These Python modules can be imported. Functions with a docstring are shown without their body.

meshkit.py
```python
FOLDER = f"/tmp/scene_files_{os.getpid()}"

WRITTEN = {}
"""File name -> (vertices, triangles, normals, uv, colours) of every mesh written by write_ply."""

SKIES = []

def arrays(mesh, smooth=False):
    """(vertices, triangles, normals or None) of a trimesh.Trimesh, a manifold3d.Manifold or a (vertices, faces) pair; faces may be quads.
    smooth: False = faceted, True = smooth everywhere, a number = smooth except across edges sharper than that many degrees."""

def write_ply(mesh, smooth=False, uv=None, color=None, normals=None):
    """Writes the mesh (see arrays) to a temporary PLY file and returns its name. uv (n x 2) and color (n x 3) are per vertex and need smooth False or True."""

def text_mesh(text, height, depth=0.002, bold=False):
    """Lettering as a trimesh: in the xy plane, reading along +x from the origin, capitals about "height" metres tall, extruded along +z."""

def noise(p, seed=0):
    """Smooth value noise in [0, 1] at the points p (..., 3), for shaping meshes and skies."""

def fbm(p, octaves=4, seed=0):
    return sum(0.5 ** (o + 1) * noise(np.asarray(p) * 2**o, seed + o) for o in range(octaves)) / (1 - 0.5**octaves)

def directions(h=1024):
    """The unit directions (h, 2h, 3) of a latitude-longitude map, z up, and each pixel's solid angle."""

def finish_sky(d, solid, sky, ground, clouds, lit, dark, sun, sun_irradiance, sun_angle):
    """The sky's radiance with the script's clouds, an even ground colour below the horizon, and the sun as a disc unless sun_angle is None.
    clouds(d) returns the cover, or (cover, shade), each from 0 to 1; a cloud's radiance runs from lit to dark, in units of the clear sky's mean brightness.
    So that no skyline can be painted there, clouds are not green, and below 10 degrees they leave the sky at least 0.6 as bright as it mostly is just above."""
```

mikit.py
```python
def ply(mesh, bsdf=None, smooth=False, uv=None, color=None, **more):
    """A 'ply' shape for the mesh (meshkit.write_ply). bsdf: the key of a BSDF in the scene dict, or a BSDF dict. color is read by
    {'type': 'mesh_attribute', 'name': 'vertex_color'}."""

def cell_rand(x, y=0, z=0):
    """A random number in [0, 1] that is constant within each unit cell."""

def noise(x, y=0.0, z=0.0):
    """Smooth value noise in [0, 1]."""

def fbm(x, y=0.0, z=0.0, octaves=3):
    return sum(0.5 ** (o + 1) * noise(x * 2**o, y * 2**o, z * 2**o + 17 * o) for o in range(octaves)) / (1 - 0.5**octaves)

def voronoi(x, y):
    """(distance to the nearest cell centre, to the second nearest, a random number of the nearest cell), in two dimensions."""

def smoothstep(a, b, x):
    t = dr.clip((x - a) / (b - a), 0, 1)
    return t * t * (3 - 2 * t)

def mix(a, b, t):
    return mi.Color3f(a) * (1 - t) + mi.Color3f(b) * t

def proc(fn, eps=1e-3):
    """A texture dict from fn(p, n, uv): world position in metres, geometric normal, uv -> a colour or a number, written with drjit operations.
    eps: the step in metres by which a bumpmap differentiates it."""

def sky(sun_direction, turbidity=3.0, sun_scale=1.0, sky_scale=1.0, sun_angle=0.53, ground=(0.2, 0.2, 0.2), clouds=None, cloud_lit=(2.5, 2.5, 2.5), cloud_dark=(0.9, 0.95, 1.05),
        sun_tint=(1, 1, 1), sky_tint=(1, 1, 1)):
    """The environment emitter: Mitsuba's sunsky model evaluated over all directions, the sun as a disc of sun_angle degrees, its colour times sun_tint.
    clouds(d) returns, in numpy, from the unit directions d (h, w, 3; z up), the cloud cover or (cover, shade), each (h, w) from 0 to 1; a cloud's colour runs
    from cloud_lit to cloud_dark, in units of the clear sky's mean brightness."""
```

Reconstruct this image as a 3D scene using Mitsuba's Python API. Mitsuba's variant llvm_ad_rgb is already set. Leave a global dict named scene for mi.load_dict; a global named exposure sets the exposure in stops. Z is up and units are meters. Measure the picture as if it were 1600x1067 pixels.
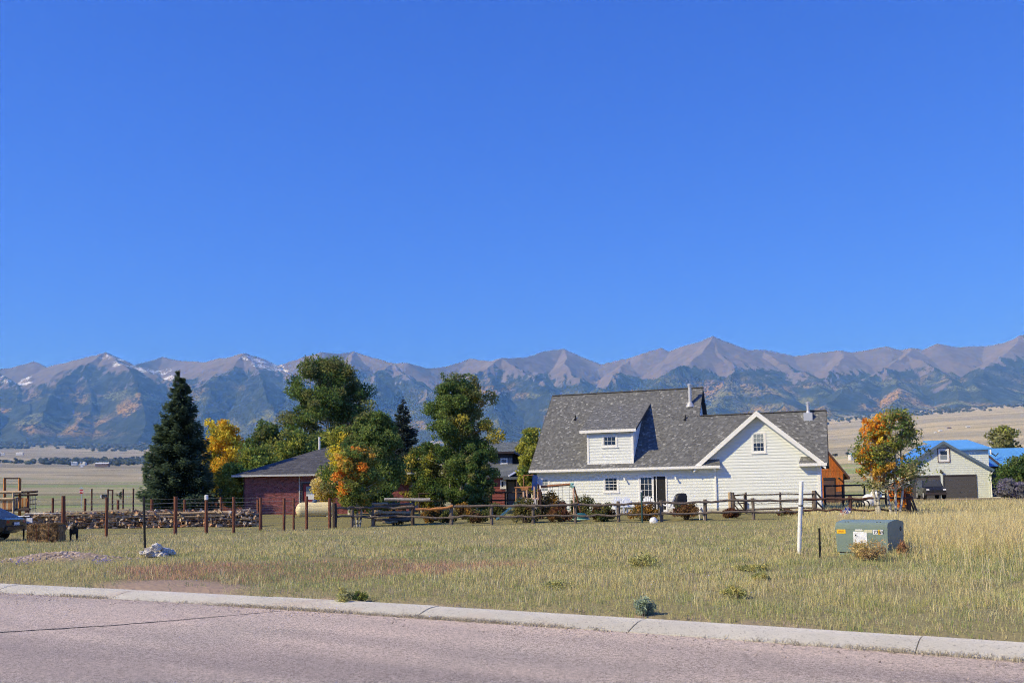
import math
import numpy as np, trimesh, shapely, mitsuba as mi, drjit as dr
import mikit, meshkit
from mikit import ply, proc, noise, fbm, voronoi, cell_rand, smoothstep, mix
from shapely.geometry import Polygon, box as sbox
T = mi.ScalarTransform4f
scene, labels = {}, {}

PPY = -0.1459
SKY_TINT = (0.235, 0.58, 1.82); EXPOSURE = 1.85
AIR = [1.03e-5, 2.4e-5, 5.1e-5]
ROADA = mi.Color3f(0.41, 0.335, 0.285); ROADB = mi.Color3f(0.335, 0.288, 0.25)
CONCA = mi.Color3f(0.42, 0.40, 0.345); CONCB = mi.Color3f(0.51, 0.49, 0.43)
VTAN = mi.Color3f(0.285, 0.247, 0.16); VGREY = mi.Color3f(0.205, 0.188, 0.14)
MROCKA = mi.Color3f(0.150, 0.115, 0.090); MROCKB = mi.Color3f(0.100, 0.082, 0.070)
MFORA = mi.Color3f(0.019, 0.029, 0.020); MFORB = mi.Color3f(0.034, 0.044, 0.026)
TREELINE = 1800.0; BASE0 = 560.0; BASE1 = 420.0

# ------------------------------------------------------------------ camera, sky, exposure
FOCAL, EYE = 1386.0, 1.6                      # focal length for a 1600 unit wide frame; eye height above the road
PITCH, ROLL = math.radians(3.5), math.radians(0.9)
R0 = np.array([1, 0, 0.0]); FWD = np.array([0, math.cos(PITCH), math.sin(PITCH)]); U0 = np.array([0, -math.sin(PITCH), math.cos(PITCH)])
UP = U0 * math.cos(ROLL) + R0 * math.sin(ROLL); RIGHT = R0 * math.cos(ROLL) - U0 * math.sin(ROLL)
scene['camera'] = {'type': 'perspective', 'fov': 60.0, 'fov_axis': 'x', 'near_clip': 0.1, 'far_clip': 60000.0,
                   'principal_point_offset_x': 0.0, 'principal_point_offset_y': PPY,
                   'medium': {'type': 'ref', 'id': 'air'},
                   'to_world': T().look_at(origin=[0, 0, EYE], target=[float(v) for v in (np.array([0, 0, EYE]) + FWD)], up=[float(v) for v in UP])}
SUN = (-1.282, -0.598, 1.06)
scene['sky'] = mikit.sky(SUN, turbidity=3.0, sky_tint=SKY_TINT, sun_tint=(1.0, 1.10, 1.01), ground=(0.2, 0.18, 0.14))
exposure = EXPOSURE
scene['air'] = {'type': 'homogeneous', 'albedo': {'type': 'rgb', 'value': [0.93, 0.95, 0.97]}, 'sigma_t': {'type': 'rgb', 'value': AIR}}
scene['haze'] = {'type': 'cube', 'to_world': T().translate([0, 8000, 1400]).scale([26000, 18000, 1460]), 'bsdf': {'type': 'null'},
                 'interior': {'type': 'ref', 'id': 'air'}}
labels['haze'] = {'kind': 'stuff', 'label': 'thin blue air that fades the far mountains', 'category': 'haze'}

# ------------------------------------------------------------------ surveying: a bearing, a height angle and a distance give a point
def P(px, py, d):
    r = FWD + (px - 800.0) / FOCAL * RIGHT + (689.2 - py) / FOCAL * UP
    return np.array([0, 0, EYE]) + r * (d / r[1])

_GR = np.array([0, 12, 20, 40, 57, 65, 160, 300, 600, 2000, 5000, 9000, 14000, 30000.0])
_GZ = np.array([.08, .10, .15, .30, .50, .60, .50, .90, 4.2, 48, 245, 560, 900, 1500.0])
def gz(x, y):
    """Height of the land at x, y."""
    x, y = np.asarray(x, float), np.asarray(y, float)
    r = np.hypot(x, y)
    z = np.interp(r, _GR, _GZ)
    a = np.arctan2(x, np.maximum(y, 1e-6))
    t = np.clip((a - 0.05) / 0.4, -0.3, 1)
    return z + np.where(r > 300, (r - 300) * 0.0185 * t * np.clip((r - 300) / 4000, 0, 1), 0) + 0.02 * (t > 0) * np.clip((r - 50) / 30, 0, 1) * t * 6
def G(px, d, py=790):
    p = P(px, py, d); p[2] = gz(p[0], p[1]); return p

# ------------------------------------------------------------------ mesh helpers: a mesh is (vertices, triangles)
def cat(ms):
    V, F, n = [], [], 0
    for v, f in ms:
        V.append(v); F.append(np.asarray(f) + n); n += len(v)
    return np.vstack(V), np.vstack(F)
_BF = np.array([[0, 2, 1], [1, 2, 3], [4, 5, 6], [5, 7, 6], [0, 1, 4], [1, 5, 4], [2, 6, 3], [3, 6, 7], [0, 4, 2], [2, 4, 6], [1, 3, 5], [3, 7, 5]])
def box(x0, x1, y0, y1, z0, z1):
    v = np.array([[x, y, z] for z in (z0, z1) for y in (y0, y1) for x in (x0, x1)], float)
    return v, _BF
def hexa(p):
    """A box from 8 points in the order x fastest, then y, then z."""
    return np.asarray(p, float), _BF
def chamfer(x0, x1, y0, y1, z0, z1, c=0.01):
    """A box with all edges bevelled."""
    pts = []
    for z in (z0, z1):
        for y in (y0, y1):
            for x in (x0, x1):
                sx, sy, sz = (1 if x == x0 else -1), (1 if y == y0 else -1), (1 if z == z0 else -1)
                pts += [[x + sx * c, y + sy * c, z], [x + sx * c, y, z + sz * c], [x, y + sy * c, z + sz * c]]
    h = trimesh.convex.convex_hull(np.array(pts))
    return np.array(h.vertices), np.array(h.faces)
def tube(pts, rad, n=7, cap=True):
    p = np.asarray(pts, float); m = len(p)
    rad = np.broadcast_to(np.asarray(rad, float), (m,))
    t = np.gradient(p, axis=0); t /= np.linalg.norm(t, axis=1, keepdims=True) + 1e-12
    ref = np.array([0, 0, 1.0]) if np.abs(t[:, 2]).max() < 0.9 else np.array([1.0, 0.13, 0])
    a = np.cross(t, ref); a /= np.linalg.norm(a, axis=1, keepdims=True) + 1e-12
    b = np.cross(t, a); ang = np.arange(n) * 2 * np.pi / n
    v = p[:, None] + rad[:, None, None] * (np.cos(ang)[None, :, None] * a[:, None] + np.sin(ang)[None, :, None] * b[:, None])
    i, j = np.meshgrid(np.arange(m - 1), np.arange(n), indexing='ij'); j2 = (j + 1) % n
    q = np.stack([i * n + j, i * n + j2, (i + 1) * n + j2, (i + 1) * n + j], -1).reshape(-1, 4)
    f = np.vstack([q[:, [0, 2, 1]], q[:, [0, 3, 2]]]); v = v.reshape(-1, 3)
    if cap:
        v = np.vstack([v, p[0], p[-1]]); k = m * n; j = np.arange(n); j2 = (j + 1) % n
        f = np.vstack([f, np.stack([j * 0 + k, j, j2], 1), np.stack([j * 0 + k + 1, (m - 1) * n + j2, (m - 1) * n + j], 1)])
    return v, f[:, ::-1]
def wobble(a, b, rad, k, n=8, amp=0.02, seed=0):
    """A rough pole from a to b."""
    r = np.random.default_rng(seed); a, b = np.asarray(a, float), np.asarray(b, float)
    t = np.linspace(0, 1, k)[:, None]
    p = a + (b - a) * t + r.normal(0, amp, (k, 3)) * (1 if k > 2 else 0.0)
    rr = np.broadcast_to(rad, (k,)) * r.uniform(0.88, 1.12, k)
    return tube(p, rr, n)
def lathe(prof, n=20):
    """Revolves (r, z) round z."""
    prof = np.asarray(prof, float); ang = np.arange(n) * 2 * np.pi / n
    v = np.stack([prof[:, None, 0] * np.cos(ang), prof[:, None, 0] * np.sin(ang), np.broadcast_to(prof[:, None, 1], (len(prof), n))], -1).reshape(-1, 3)
    i, j = np.meshgrid(np.arange(len(prof) - 1), np.arange(n), indexing='ij'); j2 = (j + 1) % n
    q = np.stack([i * n + j, i * n + j2, (i + 1) * n + j2, (i + 1) * n + j], -1).reshape(-1, 4)
    return v, np.vstack([q[:, [0, 1, 2]], q[:, [0, 2, 3]]])
def extr(poly, d0, d1):
    """Polygon in (a, b) extruded along c: vertices (a, c, b) with c from d0 to d1, outward faces."""
    m = trimesh.creation.extrude_polygon(poly, d1 - d0, engine='earcut')
    v = np.array(m.vertices); v = np.stack([v[:, 0], -v[:, 2] - d0, v[:, 1]], 1)
    v[:, 1] = -v[:, 1]
    return v, np.array(m.faces)[:, ::-1]
def move(m, o, rz=0.0, s=1.0):
    v = np.asarray(m[0], float) * s; c, q = math.cos(rz), math.sin(rz)
    return np.stack([v[:, 0] * c - v[:, 1] * q, v[:, 0] * q + v[:, 1] * c, v[:, 2]], 1) + np.asarray(o, float), m[1]
def blob(r, n=2, amp=0.15, seed=0, flat=1.0):
    s = trimesh.creation.icosphere(subdivisions=n); v = np.array(s.vertices)
    k = 1 + amp * (2 * meshkit.fbm(v * 1.7 + seed * 7.3, 3, seed) - 1) * 2
    return v * k[:, None] * np.asarray(r) * np.array([1, 1, flat]), np.array(s.faces)

_used = {}
def key(name):
    n = _used.get(name, 0); _used[name] = n + 1
    return name if n == 0 else f'{name}_{n:03d}'
def put(name, mesh, bsdf, smooth=False, parent=None, label=None, cat_=None, group=None, kind=None, color=None):
    k = key(name if parent is None else parent + '__' + name)
    scene[k] = ply(mesh, bsdf, smooth=smooth, color=color)
    d = {a: b for a, b in (('label', label), ('category', cat_), ('group', group), ('kind', kind)) if b}
    if d: labels[k] = d
    return k
def thing(name, label, cat_, group=None):
    k = key(name); labels[k] = {'label': label, 'category': cat_}
    if group: labels[k]['group'] = group
    return k

# ------------------------------------------------------------------ materials
def rgb(c): return {'type': 'rgb', 'value': [float(v) for v in c]}
def mat(name, c, rough=0.7, metallic=0.0, spec=0.3, **more):
    scene[name] = {'type': 'twosided', 'bsdf': {'type': 'principled', 'base_color': c if isinstance(c, dict) else rgb(c), 'roughness': rough, 'metallic': metallic, 'specular': spec, **more}}
    return name
VC = {'type': 'mesh_attribute', 'name': 'vertex_color'}
scene['leaf_mat'] = {'type': 'principledthin', 'base_color': VC, 'roughness': 0.6, 'spec_trans': 0.0, 'diff_trans': 0.8, 'eta': 1.3}
mat('tinted', VC, 0.8, spec=0.2)

# ------------------------------------------------------------------ road, kerb, lot
ARC = [(np.array([1.458, 10.611]), math.radians(-30.9))]
def kerb_line(s):
    """Point on the kerb's centre line, s metres to the right of the joint ahead of the camera, and its direction."""
    k = -math.radians(0.43); h0 = math.radians(-30.9)
    s = np.asarray(s, float); ss = np.clip(s, -45, 40)
    x = 1.458 + (np.sin(h0 + k * ss) - math.sin(h0)) / k
    y = 10.611 - (np.cos(h0 + k * ss) - math.cos(h0)) / k
    h = h0 + k * ss
    return np.stack([x + np.cos(h) * (s - ss), y + np.sin(h) * (s - ss)], -1), h
def strip(s, offs, zs):
    """A sheet along the kerb: offs are distances towards the lot."""
    p, h = kerb_line(s); nrm = np.stack([-np.sin(h), np.cos(h)], -1)
    v = np.concatenate([np.concatenate([p[:, None] + nrm[:, None] * o, np.full((len(s), 1, 1), z)], -1) for o, z in zip(offs, zs)], 1)
    m = len(offs); i, j = np.meshgrid(np.arange(len(s) - 1), np.arange(m - 1), indexing='ij')
    q = np.stack([i * m + j, (i + 1) * m + j, (i + 1) * m + j + 1, i * m + j + 1], -1).reshape(-1, 4)
    return v.reshape(-1, 3), np.vstack([q[:, [0, 1, 2]], q[:, [0, 2, 3]]])

def road_col(p, n, uv):
    g = noise(p.x * 130, p.y * 130, 0) ; g2 = cell_rand(p.x * 85, p.y * 85, 3); g3 = fbm(p.x * 0.55, p.y * 0.55, 0, 4)
    # long faint tracks run along the road
    w = p.x * 0.5 + p.y * 0.866
    tr = smoothstep(0.35, 0.75, fbm(w * 0.9 + 3, p.x * 0.1, 7, 3))
    c = mix(ROADA, ROADB, dr.clip(g3 * 1.5 - 0.25, 0, 1))
    c = mix(c, mi.Color3f(0.185, 0.160, 0.155), tr * 0.75)
    g4 = cell_rand(p.x * 36 + 0.4 * noise(p.x * 50, p.y * 50), p.y * 36, 5)
    c = c * (0.22 + 0.55 * g + 0.55 * g2 + 0.50 * g4)
    return mix(c, mi.Color3f(0.55, 0.46, 0.43), smoothstep(0.955, 0.99, cell_rand(p.x * 70, p.y * 70, 9)) * 0.7)
mat('road_mat', proc(road_col), 0.9, spec=0.2)
put('road', strip(np.linspace(-130, 110, 160), np.linspace(-0.27, -9.5, 16)[::-1], [0.0] * 16), 'road_mat', kind='structure', label='pink chip sealed road in front of the kerb', cat_='road')
def tar_col(p, n, uv): return mi.Color3f(0.05, 0.045, 0.045) * (0.6 + 0.8 * noise(p.x * 60, p.y * 60))
mat('tar_mat', proc(tar_col), 0.8)
rs = np.random.default_rng(4)
ck = np.array([[-10.6, 10.30], [-8.2, 10.66], [-6.4, 11.15], [-5.2, 11.62], [-4.4, 12.1], [-3.75, 12.55], [-3.3, 12.85]])
tt = np.linspace(0, 1, 90); cx_ = np.interp(tt, np.linspace(0, 1, 7), ck[:, 0]); cy_ = np.interp(tt, np.linspace(0, 1, 7), ck[:, 1])
cy_ = cy_ + rs.normal(0, 0.012, 90); wd = (0.035 * (1 - tt) ** 0.5 + 0.006) * rs.uniform(0.4, 1.3, 90)
cv = np.concatenate([np.stack([cx_, cy_ - wd, np.full(90, 0.004)], 1), np.stack([cx_, cy_ + wd, np.full(90, 0.004)], 1)])
ii = np.arange(89)
put('crack', (cv, np.vstack([np.stack([ii, ii + 1, ii + 90], 1), np.stack([ii + 1, ii + 91, ii + 90], 1)])), 'tar_mat', parent='road', label='long dark crack running across the pink road surface')

def conc_col(p, n, uv):
    c = mix(CONCA, CONCB, fbm(p.x * 2.1, p.y * 2.1, 1, 4))
    st = smoothstep(0.62, 0.8, fbm(p.x * 1.3 + 9, p.y * 1.3, 4, 4))
    c = mix(c, mi.Color3f(0.40, 0.33, 0.27), st * 0.6)
    return c * (0.82 + 0.36 * noise(p.x * 120, p.y * 120, p.z * 120)) * (1 - 0.35 * smoothstep(0.93, 0.97, cell_rand(p.x * 60, p.y * 60, 1)))
mat('concrete', proc(conc_col), 0.85, spec=0.2)
labels['kerb'] = {'kind': 'structure', 'label': 'pale concrete kerb of separate slabs between road and grass', 'category': 'kerb'}
OFF = [0.26, 0.26, 0.10, 0.00, -0.14, -0.24, -0.28, -0.28]; OZ = [-0.1, 0.092, 0.092, 0.082, 0.05, 0.022, 0.008, -0.1]
for i in range(-14, 11):
    a, b = i * 3.05 + 0.006, (i + 1) * 3.05 - 0.006
    b = b if i != -1 else b - 0.008
    v, f = strip(np.linspace(a, b, 9), OFF, OZ)
    m = len(OFF); e0 = np.arange(1, m - 1); n8 = 8 * m
    f = np.vstack([f, np.stack([e0 * 0, e0 + 1, e0], 1)[:, ::-1], np.stack([e0 * 0 + n8, n8 + e0, n8 + e0 + 1], 1)[:, ::-1]])
    v = v.copy(); v[:, 2] += 0.004 * math.sin(i * 2.3)
    put('slab', (v, f), 'concrete', smooth=25, parent='kerb')

# the lot
def kerb_s(x, y):
    """Signed distance from the kerb line into the lot."""
    s = np.linspace(-60, 60, 481); p, h = kerb_line(s)
    from scipy.spatial import cKDTree
    d, i = cKDTree(p).query(np.stack([np.ravel(x), np.ravel(y)], 1))
    n_ = np.stack([-np.sin(h), np.cos(h)], -1)[i]
    r = np.stack([np.ravel(x), np.ravel(y)], 1) - p[i]
    return (r * n_).sum(1).reshape(np.shape(x))
def red_patch(x, y):      # where the reddish weed grows
    f = meshkit.fbm(np.stack([x * 0.5, y * 0.35, 0 * x + 3], -1), 3, 5)
    e = np.exp(-(((x + 4.6) / 3.4) ** 2 + ((y - 18.2) / 2.4) ** 2) ** 1.5) + 0.5 * np.exp(-(((x + 0.5) / 1.6) ** 2 + ((y - 18.6) / 1.2) ** 2))
    return np.clip((e * 1.4 + f - 0.85) * 2.2, 0, 1)
def bare_patch(x, y):     # gravel by the kerb
    f = meshkit.fbm(np.stack([x * 1.1, y * 1.1, 0 * x + 1], -1), 3, 8)
    s = kerb_s(x, y)
    c = np.exp(-((x + 5.9) / 1.5) ** 4) * np.clip(1.9 - s - (f - 0.5) * 1.2, 0, 1) * np.clip(1 - (x + 5.9) * 0.1, 0, 1)
    return np.clip(np.maximum(c * 1.8 - 0.2, np.clip((0.42 - s + (f - 0.5) * 0.5) * 4, 0, 1)), 0, 1)
def lot_grid():
    ys = np.concatenate([np.arange(4, 40, 0.35), np.arange(40, 96, 1.0)]); xs = np.linspace(-1, 1, 170)
    Y, S = np.meshgrid(ys, xs, indexing='ij'); X = S * (26 + 0.85 * Y)
    s = kerb_s(X, Y); Z = gz(X, Y)
    Z = Z + (meshkit.fbm(np.stack([X * 0.7, Y * 0.7, 0 * X], -1), 3, 1) - 0.5) * 0.10 * np.clip(s, 0, 1)
    Z += 0.26 * np.exp(-((X + 10.9) / 1.2) ** 2 - ((Y - 21.6) / 0.5) ** 2) * (0.6 + 0.8 * meshkit.fbm(np.stack([X * 2.1, Y * 2.1, 0 * X], -1), 3, 4))
    Z = np.where(s < 0.26, np.minimum(Z, -0.05), np.where(s < 0.7, 0.085 + (Z - 0.085) * np.clip((s - 0.26) / 0.44, 0, 1), Z))
    n, m = Y.shape; i, j = np.meshgrid(np.arange(n - 1), np.arange(m - 1), indexing='ij')
    q = np.stack([i * m + j, i * m + j + 1, (i + 1) * m + j + 1, (i + 1) * m + j], -1).reshape(-1, 4)
    V = np.stack([X, Y, Z], -1).reshape(-1, 3)
    return (V, np.vstack([q[:, [0, 1, 2]], q[:, [0, 2, 3]]])), V
LOT, LV = lot_grid()
rp, bp = red_patch(LV[:, 0], LV[:, 1]), bare_patch(LV[:, 0], LV[:, 1])
md = np.exp(-((LV[:, 0] + 10.9) / 1.35) ** 4 - ((LV[:, 1] - 21.6) / 0.6) ** 4)
ly = np.clip((LV[:, 1] - 36) / 6, 0, 1)
lc = np.array([0.27, 0.24, 0.13]) * (1 - ly[:, None]) + np.array([0.23, 0.21, 0.10]) * ly[:, None]
lc = lc * (1 - 0.5 * rp[:, None]) + np.array([0.19, 0.12, 0.085]) * 0.5 * rp[:, None]
dvw = np.clip(1.6 - np.abs((LV[:, 1] - 75.5 + 0.25 * (LV[:, 0] - 40)) / 4.0), 0, 1) * np.clip((LV[:, 0] - 34) / 2, 0, 1) * np.clip((58 - LV[:, 0]) / 2, 0, 1)
bb = np.clip(np.maximum(np.maximum(bp, md), dvw), 0, 1)[:, None]; lc = lc * (1 - bb) + np.array([0.34, 0.26, 0.21]) * bb
def lot_col(p, n, uv):
    return mi.Color3f(1.0) * (0.72 + 0.56 * fbm(p.x * 3.1, p.y * 3.1, 0, 3)) * (0.75 + 0.5 * noise(p.x * 45, p.y * 45, 0))
class _Mul: pass
scene['lot_mat'] = {'type': 'twosided', 'bsdf': {'type': 'diffuse', 'reflectance': VC}}
scene['lot_bump'] = {'type': 'bumpmap', 'bsdf': scene.pop('lot_mat'), 'scale': 0.03, 'arbitrary': proc(lambda p, n, uv: fbm(p.x * 14, p.y * 14, 0, 3), eps=0.01)}
put('ground', LOT, 'lot_bump', smooth=True, kind='structure', label='grassy building lot rising gently from the kerb', cat_='ground', color=lc)

# valley plain out to the mountains
def valley_col(p, n, uv):
    d = dr.sqrt(p.x * p.x + p.y * p.y)
    f = fbm(p.x * 0.0011, p.y * 0.0042, 2, 4); f2 = fbm(p.x * 0.012, p.y * 0.05, 5, 3); f3 = fbm(p.x * 0.2, p.y * 0.5, 1, 3)
    c = mix(VTAN, VGREY, smoothstep(0.35, 0.62, f))
    near = 1 - smoothstep(500, 1500, d + (f2 - 0.5) * 300)
    c = mix(c, mi.Color3f(0.21, 0.20, 0.10), near * smoothstep(0.4, 0.6, f) * 0.8)
    grn = smoothstep(0.50, 0.62, fbm(p.x * 0.0016 + 4, p.y * 0.009, 9, 3)) * (1 - smoothstep(1500, 3000, d))
    c = mix(c, mi.Color3f(0.15, 0.19, 0.075), grn * 0.85)
    dk = smoothstep(0.60, 0.68, fbm(p.x * 0.0020, p.y * 0.011, 12, 3))
    c = mix(c, mi.Color3f(0.12, 0.11, 0.07), dk * 0.55)
    sage = smoothstep(0.52, 0.66, fbm(p.x * 0.0035, p.y * 0.0035, 3, 4)) * smoothstep(5200, 7600, d)
    c = mix(c, mi.Color3f(0.07, 0.085, 0.05), sage * 0.5)
    return c * (0.8 + 0.4 * f2) * (0.75 + 0.5 * f3)
mat('valley_mat', proc(valley_col), 0.95, spec=0.1)
def polar(az, rr, fz):
    A, R_ = np.meshgrid(az, rr, indexing='ij'); X, Y = np.sin(A) * R_, np.cos(A) * R_
    n, m = A.shape; i, j = np.meshgrid(np.arange(n - 1), np.arange(m - 1), indexing='ij')
    q = np.stack([i * m + j, (i + 1) * m + j, (i + 1) * m + j + 1, i * m + j + 1], -1).reshape(-1, 4)
    return np.stack([X, Y, fz(X, Y)], -1).reshape(-1, 3), np.vstack([q[:, [0, 2, 1]], q[:, [0, 3, 2]]])
put('valley_plain', polar(np.radians(np.linspace(-62, 62, 220)), np.concatenate([np.linspace(60, 300, 30), np.geomspace(310, 14500, 130)]),
    lambda x, y: gz(x, y) - 0.03 - 1.2 * np.clip(95 - np.hypot(x, y), 0, 30) / 30 + 9 * (meshkit.fbm(np.stack([x * 0.0013, y * 0.0013, 0 * x], -1), 3, 2) - 0.5) * np.clip((np.hypot(x, y) - 700) / 1500, 0, 1)),
    'valley_mat', smooth=True, kind='structure', label='wide dry grass plain stretching to the foot of the mountains', cat_='plain')
# land at the sides of and behind the camera
def side_land():
    xs = np.concatenate([[-6000, -1500, -400], np.linspace(-150, 150, 31), [400, 1500, 6000]]); ys = np.concatenate([[-6000, -1500, -300, -100], np.linspace(-40, 70, 23)])
    X, Y = np.meshgrid(xs, ys, indexing='ij'); n, m = X.shape; i, j = np.meshgrid(np.arange(n - 1), np.arange(m - 1), indexing='ij')
    q = np.stack([i * m + j, (i + 1) * m + j, (i + 1) * m + j + 1, i * m + j + 1], -1).reshape(-1, 4)
    return np.stack([X, Y, np.full_like(X, -0.12)], -1).reshape(-1, 3), np.vstack([q[:, [0, 1, 2]], q[:, [0, 2, 3]]])
put('open_land', side_land(), 'valley_mat', kind='structure', label='dry grassland on the near side of the road', cat_='land')

# ------------------------------------------------------------------ mountains
def W(px, py, km): return P(px, py, km * 1000.0)
CREST = [[(-320, 545, 15), (-230, 572, 15), (-130, 548, 15.2), (-60, 570, 15), (-20, 566, 15.2), (28, 555, 15.6), (75, 573.5, 15.2), (120, 563, 14.6), (165, 551, 14.0), (210, 572, 15), (232, 566, 15.8), (255, 558.5, 16.2), (285, 564, 16), (320, 566, 15.4), (350, 559, 14.8), (380, 552, 14.2), (405, 559, 14.6), (432, 571, 15.2), (470, 559, 15.3), (500, 551, 15.2), (525, 554, 15.6), (553, 549, 16), (580, 558, 15.6), (612, 568, 15.2), (637, 567, 15), (665, 577, 15.6), (695, 574, 16), (733, 559.5, 16.4), (765, 565, 15.8), (787, 558, 14.4), (815, 560, 15), (850, 548, 16), (880, 544, 16.4), (905, 557, 16.2), (938, 568.5, 16), (985, 558, 15.8), (1010, 551, 15.4), (1035, 543, 15.4), (1046, 549, 15.4), (1062, 542, 15.2), (1085, 536, 14.8), (1113, 525.5, 14.6), (1140, 536, 15), (1170, 547, 15.4), (1198, 547, 15.6), (1240, 556, 15.6), (1280, 551, 15.4), (1313, 548, 15.2), (1330, 551, 15.2), (1385, 541.5, 15), (1408, 547, 15.2), (1425, 544, 15), (1442, 547, 15), (1467, 537.5, 14.8), (1490, 543, 15.2), (1540, 540, 15.4), (1570, 535, 15), (1600, 523, 14.6), (1640, 512, 14.4), (1700, 530, 15), (1780, 520, 15), (1900, 540, 15)]]
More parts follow.
